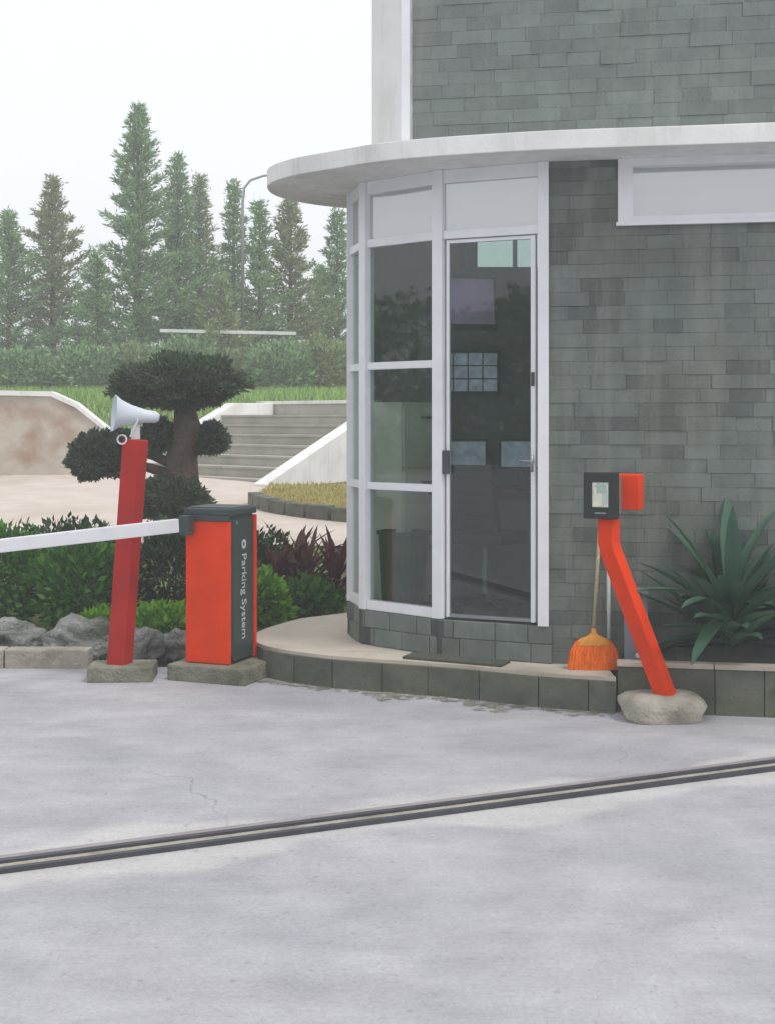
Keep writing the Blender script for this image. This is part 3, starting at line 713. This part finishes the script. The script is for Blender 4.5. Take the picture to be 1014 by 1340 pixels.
# base stone and boom
b = MB(); b.box((-WF/2+.03, WD/2-.02, .047), WF+.22, WD+.14, .106); ba = b.build('base', M['conc_dark'], bx, bevel=.012)
A0 = Vector((-1.27, 7.99, .955)); bd = Vector((-.80, -.60, -.054)).normalized()
b = MB(); 
u = Vector((bd.y, -bd.x, 0)).normalized(); v = bd.cross(u)
A1 = A0+bd*3.3
for P_, hw, hh in ((A0-bd*-.02, .02, .042), (A1, .018, .03)):
    b.v += [tuple(P_+u*sx*hw+v*sy*hh) for sx, sy in ((-1, -1), (1, -1), (1, 1), (-1, 1))]
b.f = [(0, 1, 2, 3), (7, 6, 5, 4)] + [(k, (k+1) % 4, 4+(k+1) % 4, 4+k) for k in range(4)]
wpart(b, 'boom', M['arm'], bx, bevel=.006)
b = MB(); b.box(A0+Vector((.035, .0, 0)), .07, .07, .12, rotz(-yaw)); wpart(b, 'boom_bracket', M['anthracite'], bx, bevel=.005)

# ------------------------------------------------------------------ red post and horn loudspeaker
PX = (157-507)*8.05/F
rp = empty('red_post', (PX, 8.05, 0)); tag(rp, 'leaning red steel post on a concrete foot in front of the garden', 'post')
lean = Matrix.Rotation(radians(4), 3, 'Y') @ rotz(radians(-18))
b = MB(); b.box((0, 0, .70), .118, .118, 1.43, None); b.v = [tuple(lean @ Vector(v)+Vector((0, 0, .07))) for v in b.v]
b.build('pole', M['red'], rp, bevel=.008)
b = MB(); b.box((0.02, 0, .046), .40, .26, .096, rotz(radians(3))); b.build('base', M['conc_dark'], rp, bevel=.012)
top = lean @ Vector((0, 0, 1.415))+Vector((PX, 8.05, .07))
hn = empty('horn_loudspeaker', top); tag(hn, 'pale grey horn loudspeaker on top of the leaning red post', 'loudspeaker')
b = MB(); ax = Vector((-.93, -.34, .10)).normalized(); c0 = Vector((.14, .03, .135))
prof = [(0, .022), (.02, .036), (.08, .04), (.11, .046), (.18, .062), (.24, .086), (.275, .112), (.28, .116)]
ref = Vector((0, 0, 1)); u = ax.cross(ref).normalized(); v = u.cross(ax); n_ = 28
def lathe(b, prof, c0, ax, u, v, n):
    rr = []
    for t, r in prof:
        i = len(b.v); b.v += [tuple(c0+ax*t+(u*cos(2*pi*j/n)+v*sin(2*pi*j/n))*r) for j in range(n)]; rr.append(i)
    for a, c in zip(rr, rr[1:]):
        for j in range(n): b.f.append((a+j, a+(j+1) % n, c+(j+1) % n, c+j))
    return rr
rr = lathe(b, prof+[(.272, .108), (.235, .08), (.17, .055), (.10, .035), (.10, .001)], c0, ax, u, v, n_)
b.f.append(tuple(rr[0]+j for j in range(n_)))
b.build('horn', M['horn'], hn, smooth=True)
b = MB(); b.tube([c0+ax*.12+Vector((0, -.05, -.02)), Vector((-.02, -.05, .02)), Vector((-.02, .05, .02)), c0+ax*.12+Vector((0, .05, -.02))], .008, 6); b.build('bracket', M['white'], hn)
b = MB(); b.box((0, 0, .045), .05, .05, .09); b.build('mount', M['white'], hn, bevel=.004)
b = MB(); pr = [Vector((-.075+.028*cos(a), -.045, .0+.028*sin(a))) for a in [2*pi*j/14 for j in range(15)]]; b.tube(pr, .006, 6, cap=False); b.build('cable_loop', M['white'], hn, smooth=True)

# ------------------------------------------------------------------ broom, stick, mat, cabinet, planter
br = empty('broom', (1.165, 7.36, PLAT)); tag(br, 'orange fan broom standing on the step against the stone wall', 'broom')
def bw_(z): return .142*math.sqrt(max(0, 1-(max(z-.015, 0)/.185)**2.4))
b = MB()
for k in range(900):
    t = rnd(-1, 1); y0 = rnd(-1, 1); off = 1+rnd(0, .04); zz = [.0+abs(rnd(0, .008)), .05, .10, .158]; wv = Vector((.0035, rnd(-.001, .001), 0)); prv = None
    for z in zz:
        th = .036*(1-.35*z/.16)*math.sqrt(max(.05, 1-t*t*.9)); p = Vector((t*bw_(z)*off, (y0 if abs(y0) < .3 else math.copysign(1, y0))*th*off, z))
        if prv is not None: b.quad(prv-wv, prv+wv, p+wv*.8, p-wv*.8)
        prv = p
b.build('bristles', M['straw'], br)
b = MB(); rows_ = [.004, .05, .10, .158]
for z in rows_: b.v += [(bw_(z)*.97*cos(2*pi*j/20), .034*(1-.35*z/.16)*sin(2*pi*j/20), z) for j in range(20)]
for r0 in range(3):
    for j in range(20): b.f.append((20*r0+j, 20*r0+(j+1) % 20, 20*r0+20+(j+1) % 20, 20*r0+20+j))
b.build('bristle_core', M['straw'], br)
b = MB(); rows_ = [(.138, bw_(.138)*1.02, .030), (.158, bw_(.158)*1.02, .027), (.175, bw_(.175)*.98, .022), (.190, .034, .018), (.205, .016, .015), (.235, .013, .013)]
for z, hw, hd_ in rows_: b.v += [(hw*cos(2*pi*j/20), hd_*sin(2*pi*j/20), z) for j in range(20)]
for r0 in range(len(rows_)-1):
    for j in range(20): b.f.append((20*r0+j, 20*r0+(j+1) % 20, 20*r0+20+(j+1) % 20, 20*r0+20+j))
b.build('ferrule', M['yellow'], br, smooth=True)
b = MB(); b.tube([(0, 0, .2), (.055, .075, .93)], .0105, 8); b.build('handle', M['stick'], br, smooth=True)
ms_ = MB(); ms_.tube([(1.262, 7.40, PLAT), (1.262, 7.455, 1.02)], .011, 8); o = ms_.build('mop_stick', M['stickw'], smooth=True); tag(o, 'thin white stick leaning on the wall behind the broom', 'stick')

m_ = MB(); ma = math.atan2(-.30, .64)
m_.box((0, 0, .008), .62, .16, .016); o = m_.build('doormat', M['mat'], bevel=.004); o.location = (.40, 7.615, PLAT+.001); o.rotation_euler = (0, 0, ma); tag(o, 'thin dark doormat on the step below the glass door', 'doormat')

plt = empty('stone_planter', (2.2, 7.2, 0)); tag(plt, 'low dark stone planter with pale coping against the wall', 'planter')
pu = U
P0 = Vector((1.262, 7.13, 0))
def pbox(s0, s1, d0, d1, z0, z1):
    mb = MB(); q = [P0+pu*s0-NRM*d0, P0+pu*s1-NRM*d0, P0+pu*s1-NRM*d1, P0+pu*s0-NRM*d1]; mb.prism([(c.x, c.y) for c in q], z0, z1); return mb
for k in range(8): wpart(pbox(.26*k, .26*k+.256, 0, .05, -.02, .25), 'stone_block', M['kerb'], plt, bevel=.004)
wpart(pbox(0.0, .05, .052, .28, -.02, .25), 'end_block', M['kerb'], plt)
for k in range(4): wpart(pbox(.52*k-.005, .52*k+.51, -.015, .065, .251, .279), 'coping', M['granolith'], plt, bevel=.004)
wpart(pbox(.05, 2.1, .05, .30, -.02, .235), 'soil', M['soil'], plt)

cbx = empty('utility_box', (1.395, 7.30, .235), wang); tag(cbx, 'narrow grey utility box behind the bent pole', 'utility box')
b = MB(); b.box((0, 0, .21), .13, .09, .42); b.build('body', M['cabinet'], cbx, bevel=.006)
b = MB(); b.box((0, -.047, .21), .11, .006, .39); b.build('door', M['cabinet'], cbx, bevel=.002)
b = MB(); b.tube([(0.01, -.05, .055), (0.01, -.06, .055)], .016, 12); b.build('knob', M['white'], cbx)

def strap_plant(name, label, loc, n, L, wd, m, arch=(.1, .5), el=(10, 80), seed=1, cat='plant', group=None, fold=.25, stem=0, segs=6, azr=(0, 2*pi)):
    rs = random.Random(seed); root = empty(name, loc); tag(root, label, cat, group)
    for k in range(n):
        az = rs.uniform(*azr) if azr[1]-azr[0] < 6 else 2*pi*k/n*2.4+rs.uniform(-.3, .3); e = radians(rs.uniform(*el)); l = L*rs.uniform(.7, 1.1); ar = rs.uniform(*arch)
        d = Vector((cos(az), sin(az), 0)); sd_ = Vector((-sin(az), cos(az), 0)); mb = MB(); p = Vector((0, 0, stem*rs.uniform(.3, 1)))+d*.015; rows = []
        for i in range(segs+1):
            t = i/segs; ee = e-ar*t*1.6
            w_ = wd*rs.uniform(.95, 1.05)*(sin(pi*min(1, .12+t*.88)) ** .7 if t < 1 else .02)
            nrm = Vector((-d.x*sin(ee), -d.y*sin(ee), cos(ee)))
            rows.append((p-sd_*w_/2+nrm*w_*fold, p.copy(), p+sd_*w_/2+nrm*w_*fold))
            p = p+(d*cos(ee)+Vector((0, 0, sin(ee))))*l/segs
        for r3 in rows: mb.v += [tuple(q) for q in r3]
        for i in range(segs):
            a = 3*i; mb.f += [(a, a+1, a+4, a+3), (a+1, a+2, a+5, a+4)]
        mb.build('leaf', m, root, smooth=True)
    return root
strap_plant('strap_leaf_plant', 'big rosette of broad dark strap leaves in the stone planter', (1.90, 7.17, .24), 72, .64, .088, M['agave'], (.05, .4), (-8, 80), 5, stem=.36)
strap_plant('strap_leaf_plant', 'smaller strap leaf plant at the far end of the planter', (2.5, 7.06, .24), 22, .45, .07, M['agave'], (.05, .5), (10, 80), 9)

# ------------------------------------------------------------------ garden: kerb, rocks, shrubs
gk = empty('garden_kerb', (-3, 8.42, 0)); tag(gk, 'low beige kerb along the garden beside the red post', 'kerb')
kx = -1.92; 
while kx > -6:
    l = .55; b = MB(); b.box((kx-l/2, 8.42+.03*sin(kx*2), .05), l-.008, .14, .14, rotz(rnd(-.03, .03))); wpart(b, 'kerb_block', M['conc'], gk, bevel=.012); kx -= l
def boulder(x, y, sx, sy, sz, seed, label):
    o = rock('boulder', M['stone'], (x, y, terr(x, y)+sz*.6), sx, sy, sz, seed, rough=.3, sub=4); tag(o, label, 'rock', 'garden boulders')
boulder(-2.05, 8.78, .21, .16, .145, 1, 'pale rounded boulder behind the red post at the garden edge')
boulder(-1.62, 8.62, .13, .14, .13, 2, 'dark mossy boulder between the red post and the barrier machine')
boulder(-1.40, 8.72, .12, .12, .10, 8, 'low dark stone touching the orange barrier machine')
boulder(-2.55, 8.85, .22, .18, .13, 5, 'flat grey boulder on the kerb, leftmost of the boulders')

def leafy(name, label, c, r, n, ls, m, seed, cat='shrub', group='garden shrubs', up=.35, asp=.5, shell=.55, stems=True):
    rs = random.Random(seed); root = empty(name, c); tag(root, label, cat, group); mb = MB()
    for k in range(n):
        while True:
            q = Vector((rs.uniform(-1, 1), rs.uniform(-1, 1), rs.uniform(-1, 1)))
            if q.length < 1: break
        lmp = 1+.45*mnoise.noise(q.normalized()*2.1+Vector((seed, 0, 0)))
        if q.length < shell*rs.random(): q = q.normalized()*rs.uniform(shell, 1)
        q *= lmp; p = Vector((q.x*r[0], q.y*r[1], (q.z+1)*r[2]*.92+.02))
        if p.z < 0: p.z = .01
        d = (q.normalized()+Vector((rs.uniform(-.8, .8), rs.uniform(-.8, .8), rs.uniform(-.5, .8)+up))).normalized()
        s_ = d.cross(Vector((rs.uniform(-1, 1), rs.uniform(-1, 1), rs.uniform(-1, 1)))).normalized(); l = ls*rs.uniform(.6, 1.25); w_ = l*asp/2
        mb.quad(p, p+d*l*.45+s_*w_, p+d*l, p+d*l*.45-s_*w_)
    mb.build('foliage', m, root)
    if stems:
        for k in range(4):
            a = rs.uniform(0, 6.28); sb_ = MB(); sb_.tube([(0, 0, -.05), (cos(a)*r[0]*.25, sin(a)*r[1]*.25, r[2]*.7), (cos(a)*r[0]*.5, sin(a)*r[1]*.5, r[2]*1.4)], [.014, .009, .004], 5); sb_.build('stem', M['bark'], root)
    return root
def G_(x, y): return (x, y, terr(x, y))
leafy('green_shrub', 'dense green shrub left of the red post below the boom', G_(-2.22, 9.35), (.34, .3, .36), 2600, .075, M['shrub'], 11)
leafy('green_shrub', 'tall green shrub at the outer garden corner beyond the boom', G_(-2.85, 9.5), (.38, .32, .40), 2600, .075, M['shrub'], 12)
leafy('green_shrub', 'dark green shrub between the red post and the barrier machine', G_(-1.62, 9.75), (.36, .3, .40), 2600, .06, M['shrub_d'], 13)
leafy('bright_shrub', 'low bright green shrub between red post and barrier machine', G_(-1.55, 9.0), (.21, .16, .15), 1300, .06, M['shrub_b'], 14)
leafy('bright_shrub', 'low bright green shrub just left of the red post', G_(-1.98, 9.0), (.16, .12, .13), 900, .055, M['shrub_b'], 15)
leafy('bright_shrub', 'bright green shrub emerging right of the barrier machine', G_(-.92, 9.35), (.20, .16, .24), 1300, .075, M['shrub_b'], 16)
leafy('green_shrub', 'green shrub under the dark red cordylines by the step', G_(-.60, 9.75), (.24, .2, .17), 1500, .07, M['shrub'], 17)
leafy('green_shrub', 'bushy shrub at the far left end of the garden bed', G_(-3.7, 9.6), (.45, .35, .42), 2600, .08, M['shrub'], 18)
leafy('green_shrub', 'dark shrub standing behind the orange barrier machine', G_(-1.12, 10.3), (.34, .3, .36), 2200, .06, M['shrub_d'], 19)
leafy('green_shrub', 'dark shrub behind the tall green shrubs on the slope', G_(-2.6, 10.8), (.5, .35, .33), 2400, .07, M['shrub_d'], 20)
cor = [(-.86, 9.9, .40, 'dark red cordyline next to the barrier machine', 31), (-.62, 10.05, .46, 'dark red cordyline in the middle of its row by the step', 32), (-.40, 10.0, .44, 'dark red cordyline nearest the curved glass', 33), (-.74, 10.4, .44, 'dark red cordyline behind the others of its row', 34)]
for x, y, l, lab, sd_ in cor: strap_plant('cordyline', lab, G_(x, y), 34, l, .05, M['redleaf'], (.05, .5), (25, 86), sd_, group='dark red cordylines', stem=.34, segs=5)

# cloud-pruned tree
def needles(mb, rs, c, r, n, ls, seed, wdt=.3):
    for k in range(n):
        q = Vector((rs.gauss(0, 1), rs.gauss(0, 1), rs.gauss(0, 1))).normalized()
        lm = 1+.34*mnoise.noise(q*1.9+Vector((seed, 0, 0)))+.26*mnoise.noise(q*4.6+Vector((seed, 2, 0)))
        rad = (1-.35*rs.random()**2)*lm; zf = r[2]*(1.0 if q.z > 0 else .7)
        p = c+Vector((q.x*r[0], q.y*r[1], q.z*zf))*rad
        d = (q+Vector((rs.uniform(-.7, .7), rs.uniform(-.7, .7), rs.uniform(-.3, .8)))).normalized(); s_ = d.cross(Vector((rs.uniform(-1, 1), rs.uniform(-1, 1), rs.uniform(-1, 1)))).normalized()
        l = ls*rs.uniform(.6, 1.3); mb.quad(p, p+d*l*.5+s_*l*wdt, p+d*l, p+d*l*.5-s_*l*wdt)
pt = empty('cloud_pruned_tree', G_(-2.05, 13.0)); tag(pt, 'dark cloud pruned tree with thick trunk behind the red post', 'tree')
rs = random.Random(4); base = Vector(G_(-2.05, 13.0))
tb = MB(); tk = [at(238, 735, 13), at(240, 660, 13), at(238, 600, 13.02), at(246, 560, 13.0), at(240, 520, 13)]
tb.tube(tk, [.22, .18, .16, .145, .08], 12); trunk = wpart(tb, 'trunk', M['bark'], pt, smooth=True)
pads = [((237, 505), (.62, .55, .27), 9000), ((128, 600), (.30, .28, .24), 3600), ((163, 588), (.20, .2, .16), 1600), ((278, 577), (.13, .16, .16), 1500), ((208, 572), (.15, .2, .17), 1500), ((222, 655), (.38, .34, .22), 4200)]
for k, ((px, py), r, n) in enumerate(pads):
    c = at(px, py, 13.0+(-.15 if k == 5 else 0)); mb = MB(); needles(mb, rs, c, r, int(n*2.2), .055, k*3.1, .2); wpart(mb, 'foliage_pad', M['pine'], pt)
    inn = rock('pad_core', M['pine'], c, r[0]*.72, r[1]*.72, r[2]*.62, k, parent=pt, sub=2)
    lb = MB(); mid_ = at(240, min(640, max(540, py+25)), 13); lb.tube([mid_, (mid_+c)/2+Vector((0, 0, .03)), c], [.06, .045, .03], 7); wpart(lb, 'limb', M['bark'], pt, smooth=True)

# ------------------------------------------------------------------ stairs up the slope
A_ = Vector((.70, .714, 0)).normalized(); B_ = Vector((-A_.y, A_.x, 0)); S0 = Vector((-1.74, 19.5, 0)); SW = 3.6; Hh = .54
st = empty('garden_stairs', (S0.x, S0.y, .5)); tag(st, 'wide pale stone stairs climbing the slope behind the pruned tree', 'stairs')
def obox(a0, a1, b0, b1, z0, z1):
    mb = MB(); q = [S0+A_*a0+B_*b0, S0+A_*a1+B_*b0, S0+A_*a1+B_*b1, S0+A_*a0+B_*b1]; mb.prism([(c.x, c.y) for c in q], z0, z1); return mb
NS, RI, RU = 7, .165, .32
for k in range(NS):
    wpart(obox(k*RU, k*RU+RU-.0+(.9 if k == NS-1 else 0), 0, SW, .2, Hh+RI*(k+1)-.035), 'riser', M['stair'], st)
    wpart(obox(k*RU-.03, k*RU+RU-.031+(.9 if k == NS-1 else 0), 0, SW, Hh+RI*(k+1)-.034, Hh+RI*(k+1)), 'tread', M['plaster'] if k % 9 == 8 else M['stair'], st)
def parapet(b0, b1, name):
    mb = MB(); pr = [(-.35, .3), (-.35, Hh+.12), (NS*RU, Hh+RI*NS+.22), (NS*RU+.9, Hh+RI*NS+.22), (NS*RU+.9, .3)]
    n = len(pr)
    for bb in (b0, b1): mb.v += [tuple((S0+A_*a+B_*bb)+Vector((0, 0, z))) for a, z in pr]
    mb.f = [tuple(range(n)), tuple(range(2*n-1, n-1, -1))] + [(k, (k+1) % n, n+(k+1) % n, n+k) for k in range(n)]
    wpart(mb, name, M['plaster'], st, bevel=.01)
parapet(-.30, -.002, 'parapet'); parapet(SW+.002, SW+.3, 'parapet')
wpart(obox(NS*RU+.92, NS*RU+1.12, -.6, SW+.5, .3, Hh+RI*NS+.20), 'top_wall', M['stair'], st)
wpart(obox(NS*RU+.88, NS*RU+1.16, -.6, SW+.5, Hh+RI*NS+.201, Hh+RI*NS+.26), 'top_coping', M['plaster'], st, bevel=.008)

rw = empty('sloped_garden_wall', (-5.3, 21, .6)); tag(rw, 'pale wall with sloping white top left of the stairs', 'wall')
b = MB(); pr = [(-9, .4), (-9, 2.05), (-5.4, 1.98), (-5.0, 1.80), (-4.42, 1.32), (-4.42, .4)]
for y in (20.9, 21.1): b.v += [(x, y, z) for x, z in pr]
n = len(pr); b.f = [tuple(range(n)), tuple(range(2*n-1, n-1, -1))] + [(k, (k+1) % n, n+(k+1) % n, n+k) for k in range(n)]
wpart(b, 'body', mat('stained_plaster', lin(186, 178, 164), .9, .15, 3, .2, 40, stain=lin(150, 112, 92), sscale=1.8, samt=.8), rw)
b = MB(); top_ = [(-9, 2.05), (-5.4, 1.98), (-5.0, 1.80), (-4.40, 1.32)]
for (x0, z0), (x1, z1) in zip(top_, top_[1:]):
    i = len(b.v)
    for y in (20.85, 21.15): b.v += [(x0, y, z0+.004), (x1, y, z1+.004), (x1, y, z1+.084), (x0, y, z0+.084)]
    b.f += [(i, i+1, i+2, i+3), (i+7, i+6, i+5, i+4), (i, i+4, i+5, i+1), (i+3, i+2, i+6, i+7), (i, i+3, i+7, i+4), (i+1, i+5, i+6, i+2)]
wpart(b, 'coping', M['plaster'], rw)

# raised lawn edged with stone blocks
le = empty('lawn_edging', (-1, 15.6, .4)); tag(le, 'curved edging of dark stone blocks along the dry lawn', 'edging')
ed = catmull([(-1.75, 17.0), (-1.45, 16.1), (-1.0, 15.5), (-.5, 15.15), (.1, 14.95), (.9, 14.9)], 6)
ed = [Vector((p.x, p.y, 0)) for p in ed]
cum = 0; k = 0
cl_ = [0]
for a, b2 in zip(ed, ed[1:]): cl_.append(cl_[-1]+(b2-a).length)
def PE(s):
    for i in range(len(cl_)-1):
        if cl_[i+1] >= s-1e-9: return ed[i]+(ed[i+1]-ed[i])*((s-cl_[i])/(cl_[i+1]-cl_[i]))
    return ed[-1]
s = 0
while s < cl_[-1]-.2:
    l = .36; a, b2 = PE(s), PE(min(s+l, cl_[-1])); d = (b2-a).normalized(); c = (a+b2)/2; zg = terr(c.x, c.y)
    mb = MB(); mb.box((c.x, c.y, zg+.06), l-.035, .16, .26+rnd(-.015, .015), rotz(math.atan2(d.y, d.x)+rnd(-.03, .03))); wpart(mb, 'stone_block', M['kerb'], le, bevel=.015); s += l
def blades(name, fn, n, hgt, m, seed, wd=.012):
    rs = random.Random(seed); mb = MB()
    for k in range(n):
        q = fn(rs)
        if q is None: continue
        x, y, z = q; a = rs.uniform(0, 6.28); h = hgt*rs.uniform(.5, 1.3); w_ = wd*rs.uniform(.7, 1.3); l = Vector((rs.uniform(-.5, .5)*h, rs.uniform(-.5, .5)*h, h))
        p = Vector((x, y, z)); s_ = Vector((cos(a)*w_, sin(a)*w_, 0)); mb.tri(p-s_, p+s_, p+l)
    o = mb.build(name, m); return tag(o, kind='stuff')
def lawn_fn(rs):
    x = rs.uniform(-1.7, 1.2); y = rs.uniform(14.95, 18.8)
    for a, b2 in zip(ed, ed[1:]):
        if min(a.x, b2.x) <= x <= max(a.x, b2.x):
            ye = a.y+(b2.y-a.y)*((x-a.x)/((b2.x-a.x) or 1)); 
            if y < ye+.05: return None
            break
    return (x, y, terr(x, y)+.10*min(1, 1))
lw = sheet('lawn', [(p.x, p.y) for p in ed] + [(1.3, 15.0), (1.3, 18.9), (-1.6, 18.9)], mat('dry_lawn_soil', lin(160, 150, 96), .95, .25, 6, .5, 30), .10)
tag(blades('dry_grass', lawn_fn, 9000, .06, M['drygrass'], 3, .012), 'short dry yellow grass inside the stone edging', 'grass', kind='stuff')
def bank_fn(rs):
    x = rs.uniform(-13, 4); y = rs.uniform(23.0, 30)
    q = Vector((x, y, 0))-S0; a, b2 = q.dot(A_), q.dot(B_)
    if -1 < a < NS*RU+1.2 and -.7 < b2 < SW+.6: return None
    return (x, y, terr(x, y)-.02)
tag(blades('bank_grass', bank_fn, 26000, .22, M['blades'], 5, .02), 'bright green grass on the bank above the stairs', 'grass', kind='stuff')
def bed_fn(rs):
    x = rs.uniform(-5, -.5); y = rs.uniform(8.6, 13.4)
    if x > -.95 and y < 9.75: return None
    return (x, y, terr(x, y)-.012)
tag(blades('bed_grass', bed_fn, 9000, .09, M['blades'], 6, .008), 'thin green ground cover in the garden bed', 'ground cover', kind='stuff')

# ------------------------------------------------------------------ conifers on the bank
def conifer(px, py, Y, wpx, label, seed, m, slim=1.0, n=1.0):
    rs = random.Random(seed); X = (px-507)*Y/F; zb = terr(X, Y); topz = EYE-(py-550)*Y/F; H = topz-zb; R = wpx*Y/F*1.22
    root = empty('conifer', (X, Y, zb)); tag(root, label, 'tree', 'conifers on the bank')
    tb = MB(); bend = rs.uniform(-.1, .1)
    def axis(t): return Vector((bend*sin(t*3)*H*.05, 0, t*H))
    tb.tube([axis(t/8)-Vector((0, 0, .1 if t == 0 else 0)) for t in range(9)], [max(.012, (.022*H)*(1-t/8.2)) for t in range(9)], 7); tb.build('trunk', M['bark'], root, smooth=True)
    mb = MB(); lb = MB(); nb = int(135*n*(H/7))
    for k in range(nb):
        t = .06+.94*(k/nb)**.92; prof = (1-t)**1.0*(.75+.25*min(1, t*5))*(1+.35*mnoise.noise(Vector((cos(k*2.4)*1.3, sin(k*2.4)*1.3, t*5+seed*3))))
        ln = R*prof*rs.uniform(.4, 1.4)+.08; az = k*2.4+rs.uniform(-.5, .5)
        el = radians(rs.uniform(0, 28)+22*t); d = Vector((cos(az), sin(az), 0)); p0 = axis(t); up = Vector((0, 0, 1)); ns = 5; pts = [p0]
        for i in range(ns):
            e = el+radians(18)*(i/ns)-radians(10); pts.append(pts[-1]+(d*cos(e)+up*sin(e))*ln/ns)
        lb.tube([pts[0], pts[2], pts[-1]], [.018, .011, .004], 4, cap=False)
        nl = int(22+ln*135)
        for j in range(nl):
            f = rs.random()**.75*ns; i = min(int(f), ns-1); p = pts[i]+(pts[i+1]-pts[i])*(f-i)
            spread = .135*(1-.7*f/ns)+.018
            p = p+Vector((rs.gauss(0, 1), rs.gauss(0, 1), rs.gauss(0, .9)))*spread*.62
            dv = (d*rs.uniform(.2, 1)+Vector((rs.uniform(-.7, .7), rs.uniform(-.7, .7), rs.uniform(-.1, 1.0)))).normalized(); s_ = dv.cross(rvec_(rs)).normalized(); l = rs.uniform(.08, .19)
            mb.quad(p, p+dv*l*.4+s_*l*.13, p+dv*l, p+dv*l*.4-s_*l*.13)
    mb.build('crown', m, root); lb.build('branches', M['bark'], root)
def rvec_(rs): return Vector((rs.uniform(-1, 1), rs.uniform(-1, 1), rs.uniform(-1, 1)))
cf = [(182, 140, 32, 88, 'tallest conifer with a slender leaning tip', 1, 1.25), (232, 205, 33, 58, 'broad conifer just right of the tallest one', 2, 1), (262, 232, 35, 55, 'conifer with a thin top between two broader ones', 3, 1),
      (307, 240, 34, 40, 'very slim conifer beside the street lamp', 4, .9), (340, 265, 32, 42, 'narrow conifer left of the one at the canopy tip', 5, .9), (380, 250, 33, 66, 'wide conifer rising behind the canopy tip', 6, 1.1),
      (442, 278, 34, 46, 'slim conifer next to the curved glass', 7, .9), (128, 330, 31, 48, 'shorter conifer in front of the tallest one', 8, .9), (70, 235, 34, 75, 'conifer left of the tallest one', 9, 1.1),
      (12, 280, 33, 75, 'leftmost conifer on the bank', 10, 1.1), (420, 350, 36, 60, 'low bushy conifer partly hidden behind its slim neighbours', 11, 1), (290, 360, 30.5, 55, 'low conifer in the middle of the row', 12, .9)]
for px, py, Y, wp, lab, sd_, n in cf: conifer(px, py, Y, wp, lab, sd_, M['conifer'] if sd_ % 3 else M['conifer2'], 1, n)
# low bushes under the conifers
for k, (px, Y, rr_, lab) in enumerate(((115, 29.5, 1.0, 'bush under the shorter conifer'), (175, 30, 1.1, 'bush below the tallest conifer'), (240, 29.6, 1.0, 'bush above the crown of the pruned tree'), (305, 30, 1.0, 'bush above the foot of the stairs'), (365, 29.6, .95, 'bush above the middle of the stairs'), (425, 30, 1.0, 'bush beside the curved glass on the bank'), (30, 29.6, 1.1, 'leftmost bush on the bank'))):
    X = (px-507)*Y/F; leafy('bank_bush', lab, (X, Y, terr(X, Y)-.05), (rr_*.8, .6, .60+.07*((k*7) % 3)), 4200, .13, M['conifer2' if k % 2 else 'conifer'], 60+k, group='bushes under the conifers', stems=False)

# white rail fence behind the conifers
wf = empty('white_rail_fence', at(300, 434, 30.2)); tag(wf, 'white rail fence in front of the conifers', 'fence')
wf.location.z = 2.1
b = MB(); b.box((at(210, 432, 30.2)+at(388, 437, 30.2))/2, 3.16, .06, .075, Matrix.Rotation(radians(1.2), 3, 'Y')); wpart(b, 'rail', M['plaster'], wf)
b = MB(); b.box((at(392, 446, 30.2)+at(445, 448, 30.2))/2, 1.0, .06, .06, Matrix.Rotation(radians(1.2), 3, 'Y')); wpart(b, 'rail', M['plaster'], wf)
for px in (214, 256, 300, 344, 386, 440):
    q = at(px, 436 if px < 390 else 449, 30.26); b = MB(); b.tube([(q.x, q.y, 2.0), (q.x, q.y, q.z)], .018, 8); wpart(b, 'post', M['fence_post'], wf)

# street lamp
lp = at(318, 300, 31); slm = empty('street_lamp', (lp.x, lp.y, terr(lp.x, lp.y))); tag(slm, 'thin street lamp with a curved arm above the conifers', 'street lamp')
b = MB(); b.tube([(lp.x, lp.y, 2.2), at(318, 265, 31), at(320, 246, 31), at(328, 236, 31), at(345, 230, 31), at(366, 228, 31)], [.055, .035, .03, .028, .026, .025], 8); wpart(b, 'pole', M['steel'], slm, smooth=True)
b = MB(); c = at(374, 229, 31); b.box(c, .42, .14, .08); wpart(b, 'lamp_head', M['steel'], slm, bevel=.02)

# tree line on the far side of the road behind the camera, seen only in the glass
rs = random.Random(77); mb = MB()
for k in range(70000):
    t = rs.uniform(0, 1)
    if t < .7: x = rs.uniform(-44, 24); y = -24+rs.uniform(-1.5, 1.5)
    else: x = -40+rs.uniform(-1.5, 1.5); y = rs.uniform(-24, 14)
    hmax = 5.8+1.3*mnoise.noise(Vector((x*.25, y*.25, 5))); z = rs.uniform(0, hmax)
    d = rvec_(rs).normalized(); s_ = d.cross(rvec_(rs)).normalized(); l = rs.uniform(.25, .5); p = Vector((x, y, z)); mb.quad(p, p+d*l*.5+s_*l*.3, p+d*l, p+d*l*.5-s_*l*.3)
tag(mb.build('treeline', M['conifer']), 'dense green tree line across the road', 'tree line', kind='stuff')

# ------------------------------------------------------------------ haze
hz = MB(); hz.box((0, 0, 5.2), 330, 310, 13.2); hm = bpy.data.materials.new('haze'); hm.use_nodes = True
N = hm.node_tree.nodes; N.remove(N['Principled BSDF']); pv = N.new('ShaderNodeVolumePrincipled'); pv.inputs['Color'].default_value = (.96, .97, 1, 1); pv.inputs['Density'].default_value = .006; pv.inputs['Anisotropy'].default_value = .2
hm.node_tree.links.new(pv.outputs[0], N['Material Output'].inputs['Volume'])
ho = hz.build('haze', hm); tag(ho, 'pale morning haze over the garden', 'haze', kind='stuff')
print('tiles', ntile)
